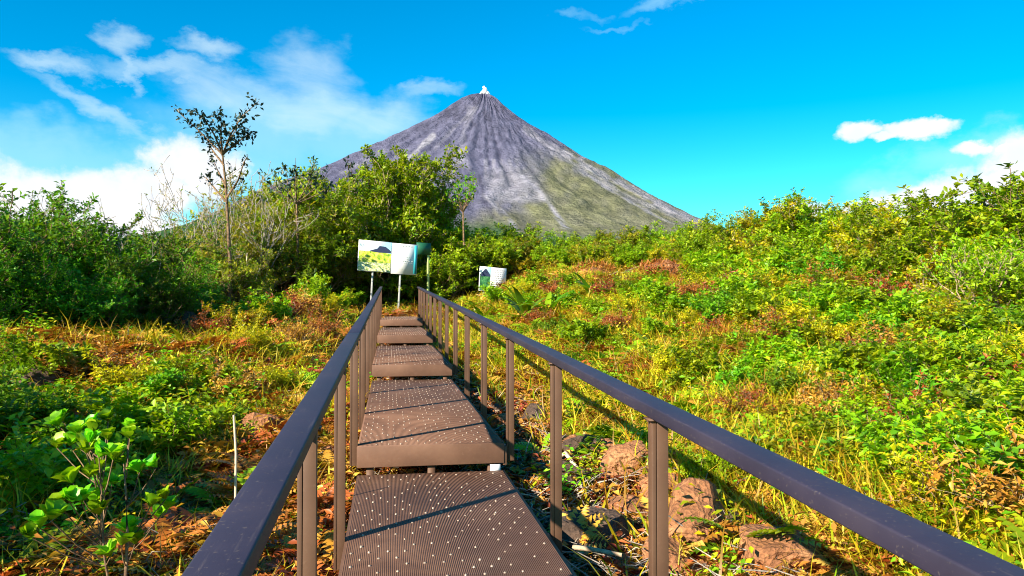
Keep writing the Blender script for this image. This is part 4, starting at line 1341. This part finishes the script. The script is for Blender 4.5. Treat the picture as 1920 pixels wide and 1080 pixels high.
# two dry mounds on the crest of the slope
for i, (px, py, dist, sz, lab) in enumerate(((1235, 505, 29, (.95, .8, .62), 'larger reddish brown dry mound on the crest under the volcano'), (1115, 515, 29.5, (1.0, .7, .45), 'lower reddish brown dry mound left of the larger one'),
                                             (1415, 500, 27, (.35, .3, .5), 'narrow reddish dry mound at the left end of right thicket'))):
    x, y = spot(px, dist)
    zt = zat(px, py - 12, dist); g = float(terr(x, y))
    r = link('dry_mound', None, loc=(x, y, g)); tag(r, lab, 'mound')
    h = max(zt - g, .6)
    b_ = rock_mesh(300 + i, sz[0] * 1.1, sz[1], h, .5)
    link('earth', b_, ROCK_BROWN, r)
    rg = np.random.default_rng(i); m = 900
    a = rg.random(m) * 6.283; e = np.arccos(rg.random(m))
    nv = np.stack([np.cos(a) * np.sin(e), np.sin(a) * np.sin(e), np.cos(e)], 1)
    c = nv * np.array([sz[0], sz[1], h * .88]) * 1.02
    dl = rg.normal(0, .7, (m, 3)) + np.array([0, 0, .2]); l = rg.uniform(.12, .3, m)
    v, t = leaf_arrays(c, dl, nv + rg.normal(0, .4, (m, 3)), l, np.full(m, .025))
    link('dry_grass', cut(rawmesh('dry_grass', v, t, {'tint': ('FLOAT', 'FACE', np.repeat(rg.random(m), 2).astype(np.float32))}), G_DRY), None, r, kind='stuff')


# ------------------------------------------------------------------ sticks
def stick(name, pts, r, m, label, cat):
    b = MB(); pts = [np.array(p, float) for p in pts]
    b.tube(pts, [r * (1 - .3 * i / len(pts)) for i in range(len(pts))], 6)
    v0 = pts[0].copy()
    b.v = [tuple(np.array(p) - v0) for p in b.v]
    o = link(name, b.mesh(name, True), m, loc=tuple(v0)); tag(o, label, cat)


def gp(px, dist, dz=0.0):
    x, y = spot(px, dist); return (x, y, float(terr(x, y)) + dz)


x, y = spot(443, 5.0)
stick('stake', [(x, y, float(terr(x, y)) - .1), (x + .005, y, zat(443, 850, 5.0)), (x - .01, y, zat(442, 778, 5.0))], .009, STRAW, 'thin straight pale stake standing outside the left handrail', 'stake')
stick('fallen_stick', [gp(30, 6.2, .10), gp(70, 6.25, .14), gp(112, 6.3, .12)], .010, STRAW, 'pale straight stick lying on brown litter at the left edge', 'stick')
stick('fallen_branch', [gp(300, 5.6, .06), gp(345, 5.9, .16), gp(375, 6.3, .14), gp(400, 6.8, .10)], .014, STRAW, 'pale bent branch lying left of the handrail', 'branch')
stick('fallen_branch', [gp(1030, 6.9, .06), gp(1060, 6.7, .18), gp(1085, 6.5, .12)], .022, STRAW, 'pale short branch lying by the second right post', 'branch')
stick('fallen_branch', [gp(1075, 4.6, .27), gp(1110, 4.5, .30), gp(1165, 4.45, .29)], .016, BARK_PALE, 'pale stick lying across the large flat dark boulder', 'branch')
stick('fallen_branch', [gp(1440, 8.2, .05), gp(1480, 7.8, .16), gp(1530, 7.5, .12), gp(1570, 7.4, .05)], .012, STRAW, 'thin dry branch lying on the right grass below bushes', 'branch')
stick('dry_reed', [gp(470, 25, 0), gp(467, 25, .9), gp(462, 25, 1.75), gp(463, 25, 1.95)], .02, STRAW, 'pale upright dry stem in shadow left of the board', 'stem')


# ------------------------------------------------------------------ ground cover (instanced tufts)
def blades(seed, n, h, w, spread, bend, m, name):
    rg = np.random.default_rng(seed); v = []; q = []; tr = []; tint = []
    for i in range(n):
        a = rg.random() * 6.283; r = spread * math.sqrt(rg.random()); p = np.array([math.cos(rg.random() * 6.28) * r, math.sin(rg.random() * 6.28) * r, -.02])
        L = h * rg.uniform(.5, 1.15); e = rg.uniform(.7, 1.5); sd_ = np.array([-math.sin(a), math.cos(a), 0]); dr = np.array([math.cos(a), math.sin(a), 0])
        o = len(v)
        for k in range(3):
            ww = w * (1 - k / 3.2) * .5
            v += [p - sd_ * ww, p + sd_ * ww]
            p = p + (dr * math.cos(e) + np.array([0, 0, math.sin(e)])) * L / 3; e -= bend * rg.uniform(.5, 1.3)
        v.append(p)
        q += [(o, o + 1, o + 3, o + 2), (o + 2, o + 3, o + 5, o + 4)]; tr.append((o + 4, o + 5, o + 6))
        tv = rg.random(); tint.append(tv)
    tt = np.concatenate([np.repeat(tint, 2), np.array(tint)]).astype(np.float32)
    return cut(rawmesh(name, np.array(v), [np.array(q, np.int32), np.array(tr, np.int32)], {'tint': ('FLOAT', 'FACE', tt)}), m)


def herb(seed, stems, h, ll, lw, m, name, flat=0.3):
    rg = np.random.default_rng(seed); c = []; d = []; nn = []
    for s in range(stems):
        a = rg.random() * 6.283; t = rg.uniform(.1, 1.0)
        dr = np.array([math.cos(a) * math.sin(t), math.sin(a) * math.sin(t), math.cos(t)]); L = h * rg.uniform(.5, 1.15)
        k = 7
        for i in range(k):
            f = .25 + .75 * i / (k - 1); q = dr * L * f
            b2 = i * 2.4 + a; c.append(q); d.append([math.cos(b2), math.sin(b2), flat]); nn.append([rg.normal(0, .35), rg.normal(0, .35), 1])
    c = np.array(c); n_ = len(c); l = ll * rg.uniform(.6, 1.2, n_)
    v, t = leaf_arrays(c, np.array(d), np.array(nn), l, l * lw / ll)
    return cut(rawmesh(name, v, t, {'tint': ('FLOAT', 'FACE', np.repeat(rg.random(n_), 2).astype(np.float32))}), m)


def litter(seed, n, r, ll, m, name):
    rg = np.random.default_rng(seed)
    c = np.stack([rg.normal(0, r, n), rg.normal(0, r, n), rg.uniform(0, .05, n)], 1)
    l = ll * rg.uniform(.5, 1.3, n)
    v, t = leaf_arrays(c, np.stack([rg.normal(0, 1, n), rg.normal(0, 1, n), rg.normal(0, .3, n)], 1), np.stack([rg.normal(0, .5, n), rg.normal(0, .5, n), np.ones(n)], 1), l, l * rg.uniform(.3, .6, n), .5)
    return cut(rawmesh(name, v, t, {'tint': ('FLOAT', 'FACE', np.repeat(rg.random(n), 2).astype(np.float32))}), m)


def twigs(seed, n, m):
    rg = np.random.default_rng(seed); b = MB()
    for i in range(n):
        a = rg.random() * 6.283; L = rg.uniform(.08, .3); p = np.array([rg.normal(0, .08), rg.normal(0, .08), rg.uniform(0, .06)])
        q = p + np.array([math.cos(a), math.sin(a), rg.normal(0, .2)]) * L
        b.tube([p, (p + q) / 2 + rg.normal(0, .015, 3), q], [.005, .004, .002], 3)
    return cut(b.mesh('twigs'), m)


def fern(seed, n, L, m, name):
    rg = np.random.default_rng(seed); c = []; d = []; nn = []; l = []
    for i in range(n):
        a = i * 2.4 + rg.random(); e = rg.uniform(.7, 1.25); p = np.zeros(3); k = 12
        for j in range(k):
            dr = np.array([math.cos(a) * math.cos(e), math.sin(a) * math.cos(e), math.sin(e)]); p = p + dr * L / k; e -= .11
            s = np.array([-math.sin(a), math.cos(a), 0])
            for sg in (-1, 1):
                c.append(p.copy()); d.append(s * sg + dr * .45); nn.append([0, 0, 1] - dr * .3); l.append(L * .26 * math.sin(math.pi * min(.12 + .85 * j / k, 1)) + .01)
    c = np.array(c); l = np.array(l)
    v, t = leaf_arrays(c, np.array(d), np.array(nn), l, l * .34 + .004)
    tv = np.repeat(rg.random(n), 24 * 2).astype(np.float32)
    return cut(rawmesh(name, v, t, {'tint': ('FLOAT', 'FACE', tv)}), m)


def scatter(name, protos, pts, pick, rot, scl):
    col = bpy.data.collections.new(name + '_kinds')
    for i, me in enumerate(protos):
        col.objects.link(bpy.data.objects.new('%s_tuft_%c' % (name, 97 + i), me))
    me = rawmesh(name, pts, [], {}) if False else bpy.data.meshes.new(name)
    me.vertices.add(len(pts)); me.vertices.foreach_set('co', np.asarray(pts, np.float32).ravel())
    for k, typ, val in (('pick', 'INT', pick), ('scl', 'FLOAT', scl)):
        a = me.attributes.new(k, typ, 'POINT'); a.data.foreach_set('value', np.asarray(val, np.int32 if typ == 'INT' else np.float32))
    a = me.attributes.new('rot', 'FLOAT_VECTOR', 'POINT'); a.data.foreach_set('vector', np.asarray(rot, np.float32).ravel())
    me.update()
    o = link(name, me, None, kind='stuff')
    ng = bpy.data.node_groups.new(name + '_scatter', 'GeometryNodeTree')
    ng.interface.new_socket('Geometry', in_out='INPUT', socket_type='NodeSocketGeometry')
    ng.interface.new_socket('Geometry', in_out='OUTPUT', socket_type='NodeSocketGeometry')
    gi = ng.nodes.new('NodeGroupInput'); go = ng.nodes.new('NodeGroupOutput')
    ip = ng.nodes.new('GeometryNodeInstanceOnPoints'); ci = ng.nodes.new('GeometryNodeCollectionInfo')
    ci.inputs['Collection'].default_value = col; ci.inputs['Separate Children'].default_value = True; ci.inputs['Reset Children'].default_value = True
    ip.inputs['Pick Instance'].default_value = True

    def named(k, typ):
        nd = ng.nodes.new('GeometryNodeInputNamedAttribute'); nd.data_type = typ; nd.inputs['Name'].default_value = k
        return nd.outputs['Attribute']
    L = ng.links.new
    L(gi.outputs[0], ip.inputs['Points']); L(ci.outputs[0], ip.inputs['Instance'])
    L(named('pick', 'INT'), ip.inputs['Instance Index']); L(named('rot', 'FLOAT_VECTOR'), ip.inputs['Rotation']); L(named('scl', 'FLOAT'), ip.inputs['Scale'])
    L(ip.outputs[0], go.inputs[0])
    md = o.modifiers.new('scatter', 'NODES'); md.node_group = ng
    return o


def build_cover():
    rg = np.random.default_rng(42)

    def sample(n, rmin, rmax, amin=-62, amax=68):
        r = np.exp(rg.uniform(math.log(rmin), math.log(rmax), n)); a = np.radians(rg.uniform(amin, amax, n))
        x = r * np.sin(a); y = r * np.cos(a) + 0.2
        return x, y, r
    wet = lambda x, y: fbm(x * .55, y * .55, 3, 101)
    dry = lambda x, y: fbm(x * .8 + 30, y * .8, 3, 131)

    def off_deck(x, y, m=0.0):
        return ~((x > XL - .06 - m) & (x < XR + .06 + m) & (y < 26.8))

    def emit(name, protos, x, y, smin, smax, p=None, tilt=.12, grow=0.012, zoff=0.0):
        n = len(x); r = np.hypot(x, y)
        z = terr(x, y) + zoff
        pick = rg.choice(len(protos), n, p=p)
        rot = np.stack([rg.normal(0, tilt, n), rg.normal(0, tilt, n), rg.uniform(0, 6.283, n)], 1)
        scl = rg.uniform(smin, smax, n) * (1 + grow * r)
        scatter(name, protos, np.stack([x, y, z], 1), pick, rot, scl)
    # grass, green and golden, mostly on the right slope
    x, y, r = sample(110000, 2.6, 48)
    w = wet(x, y); dd = dry(x, y)
    pr = np.where(x > 1.2, .25 + .75 * sstep(.38, .62, w), .06 + .35 * sstep(.45, .65, w))
    strip = lambda x, y: np.where((x > .9) & (y < 15), np.maximum(sstep(2.0, 3.4, x + .10 * np.clip(y - 4, 0, 12)), .02), 1)
    pr = pr * strip(x, y)
    pr = pr * np.where((x < -.2) & (x > -1.6), .25, 1) * np.where((x < 0) & (r < 5.5), .3, 1)
    pr = np.where((x < -.3) & (x > -4.5) & (y > 9) & (y < 27), np.maximum(pr, .40), pr)
    ok = (rg.random(len(x)) < pr) & off_deck(x, y, .03) & (dd < .70)
    x, y = x[ok], y[ok]
    protos = [blades(1, 16, .30, .020, .12, .35, G_GRASS, 'tuft'), blades(2, 18, .20, .024, .14, .45, G_GRASS, 'tuft'), blades(3, 14, .36, .016, .10, .40, G_GOLD, 'tuft'), blades(4, 18, .20, .018, .14, .6, G_GOLD, 'tuft')]
    emit('grass', protos, x, y, .5, 1.6, [.22, .18, .34, .26], .25)
    # dry grass, dead fern and fallen stalks
    x, y, r = sample(90000, 2.4, 46)
    dd = dry(x, y)
    pr = np.where(x > 1.2, .16 + .9 * sstep(.40, .58, dd), .25 + .65 * sstep(.38, .56, dd)) + np.where((np.abs(x - .35) < 1.4) & (y > 26.9) & (y < 31), .6, 0)
    pr = np.where((x < -.3) & (x > -5) & (y > 8) & (y < 28), np.maximum(pr, .62), pr)
    ok = (rg.random(len(x)) < pr) & off_deck(x, y, .03)
    x, y = x[ok], y[ok]
    keep = rg.random(len(x)) < np.maximum(strip(x, y), .03)
    x, y = x[keep], y[keep]
    protos = [blades(11, 18, .26, .013, .14, .6, G_DRY, 'dry_tuft'), blades(12, 16, .20, .014, .16, .8, G_DRY, 'dry_tuft'), blades(13, 12, .40, .010, .10, .5, G_GOLD, 'dry_tuft'), fern(14, 7, .36, G_DRY, 'dead_fern'), herb(15, 8, .26, .07, .03, G_DRY, 'dead_herb')]
    emit('dry_grass', protos, x, y, .5, 1.2, [.30, .28, .14, .16, .12], .2)
    # small leafy plants and ferns
    x, y, r = sample(90000, 2.4, 46)
    w = fbm(x * .9 + 60, y * .9, 3, 151)
    pr = np.where(x > 1.2, .05 + .42 * sstep(.48, .66, w), .03 + .6 * sstep(.48, .64, w) * sstep(6.4, 8.2, r) * (1 - .6 * sstep(-3.2, -1.2, x)))
    pr = pr * np.maximum(strip(x, y), .04) * np.where((x < 0) & (x > -1.5) & (y < 9), .12, 1) * np.where((x < 0) & (np.hypot(x, y) < 4.2), .25, 1)
    ok = (rg.random(len(x)) < pr) & off_deck(x, y, .03)
    x, y = x[ok], y[ok]
    protos = [herb(21, 12, .24, .055, .027, G_MID, 'herb'), herb(22, 12, .30, .058, .028, G_YELLOW, 'herb'), herb(23, 13, .22, .052, .024, G_BRIGHT, 'herb'), herb(24, 9, .24, .07, .034, G_DARK, 'herb'), fern(25, 7, .40, G_BRIGHT, 'fern'), herb(26, 9, .34, .06, .026, G_SPOON, 'herb'), herb(27, 14, .16, .06, .04, G_GRASS, 'herb')]
    emit('ground_cover', protos, x, y, .5, 1.35, [.16, .20, .2, .06, .12, .10, .16], .25)
    # leaf litter: left ground, beside and under the walkway
    x, y, r = sample(90000, 1.6, 34)
    dd = fbm(x * .7 - 20, y * .7, 3, 171)
    pr = np.where(x < -.1, .45 + .55 * sstep(.38, .55, dd), np.where(x < 2.8, .75, .06 + .3 * sstep(.45, .65, dd)))
    ok = rg.random(len(x)) < pr
    x, y = x[ok], y[ok]
    protos = [litter(31, 18, .11, .065, G_LITTER, 'litter'), litter(32, 16, .10, .08, G_LITTER, 'litter'), litter(33, 22, .12, .045, G_LITTER, 'litter'), twigs(34, 7, BARK_GREY), twigs(35, 6, STRAW)]
    emit('leaf_litter', protos, x, y, .7, 1.3, [.28, .22, .26, .14, .10], .25)
    # broken lava stones beside and under the walkway
    x, y, r = sample(16000, 1.8, 26)
    pr = np.where((x > .6) & (x < 3.2), .65 * (1 - strip(x, y)), np.where((x > -1.6) & (x <= .6), .16, np.where(x < -1.6, .05, .012)))
    ok = rg.random(len(x)) < pr
    x, y = x[ok], y[ok]
    protos = [cut(rock_mesh(400 + k, .075, .065, .05, .75, 2), ROCK_BROWN if k < 4 else ROCK_DARK) for k in range(6)]
    emit('rubble', protos, x, y, .35, 1.7, None, .5, .01, .01)


build_cover()
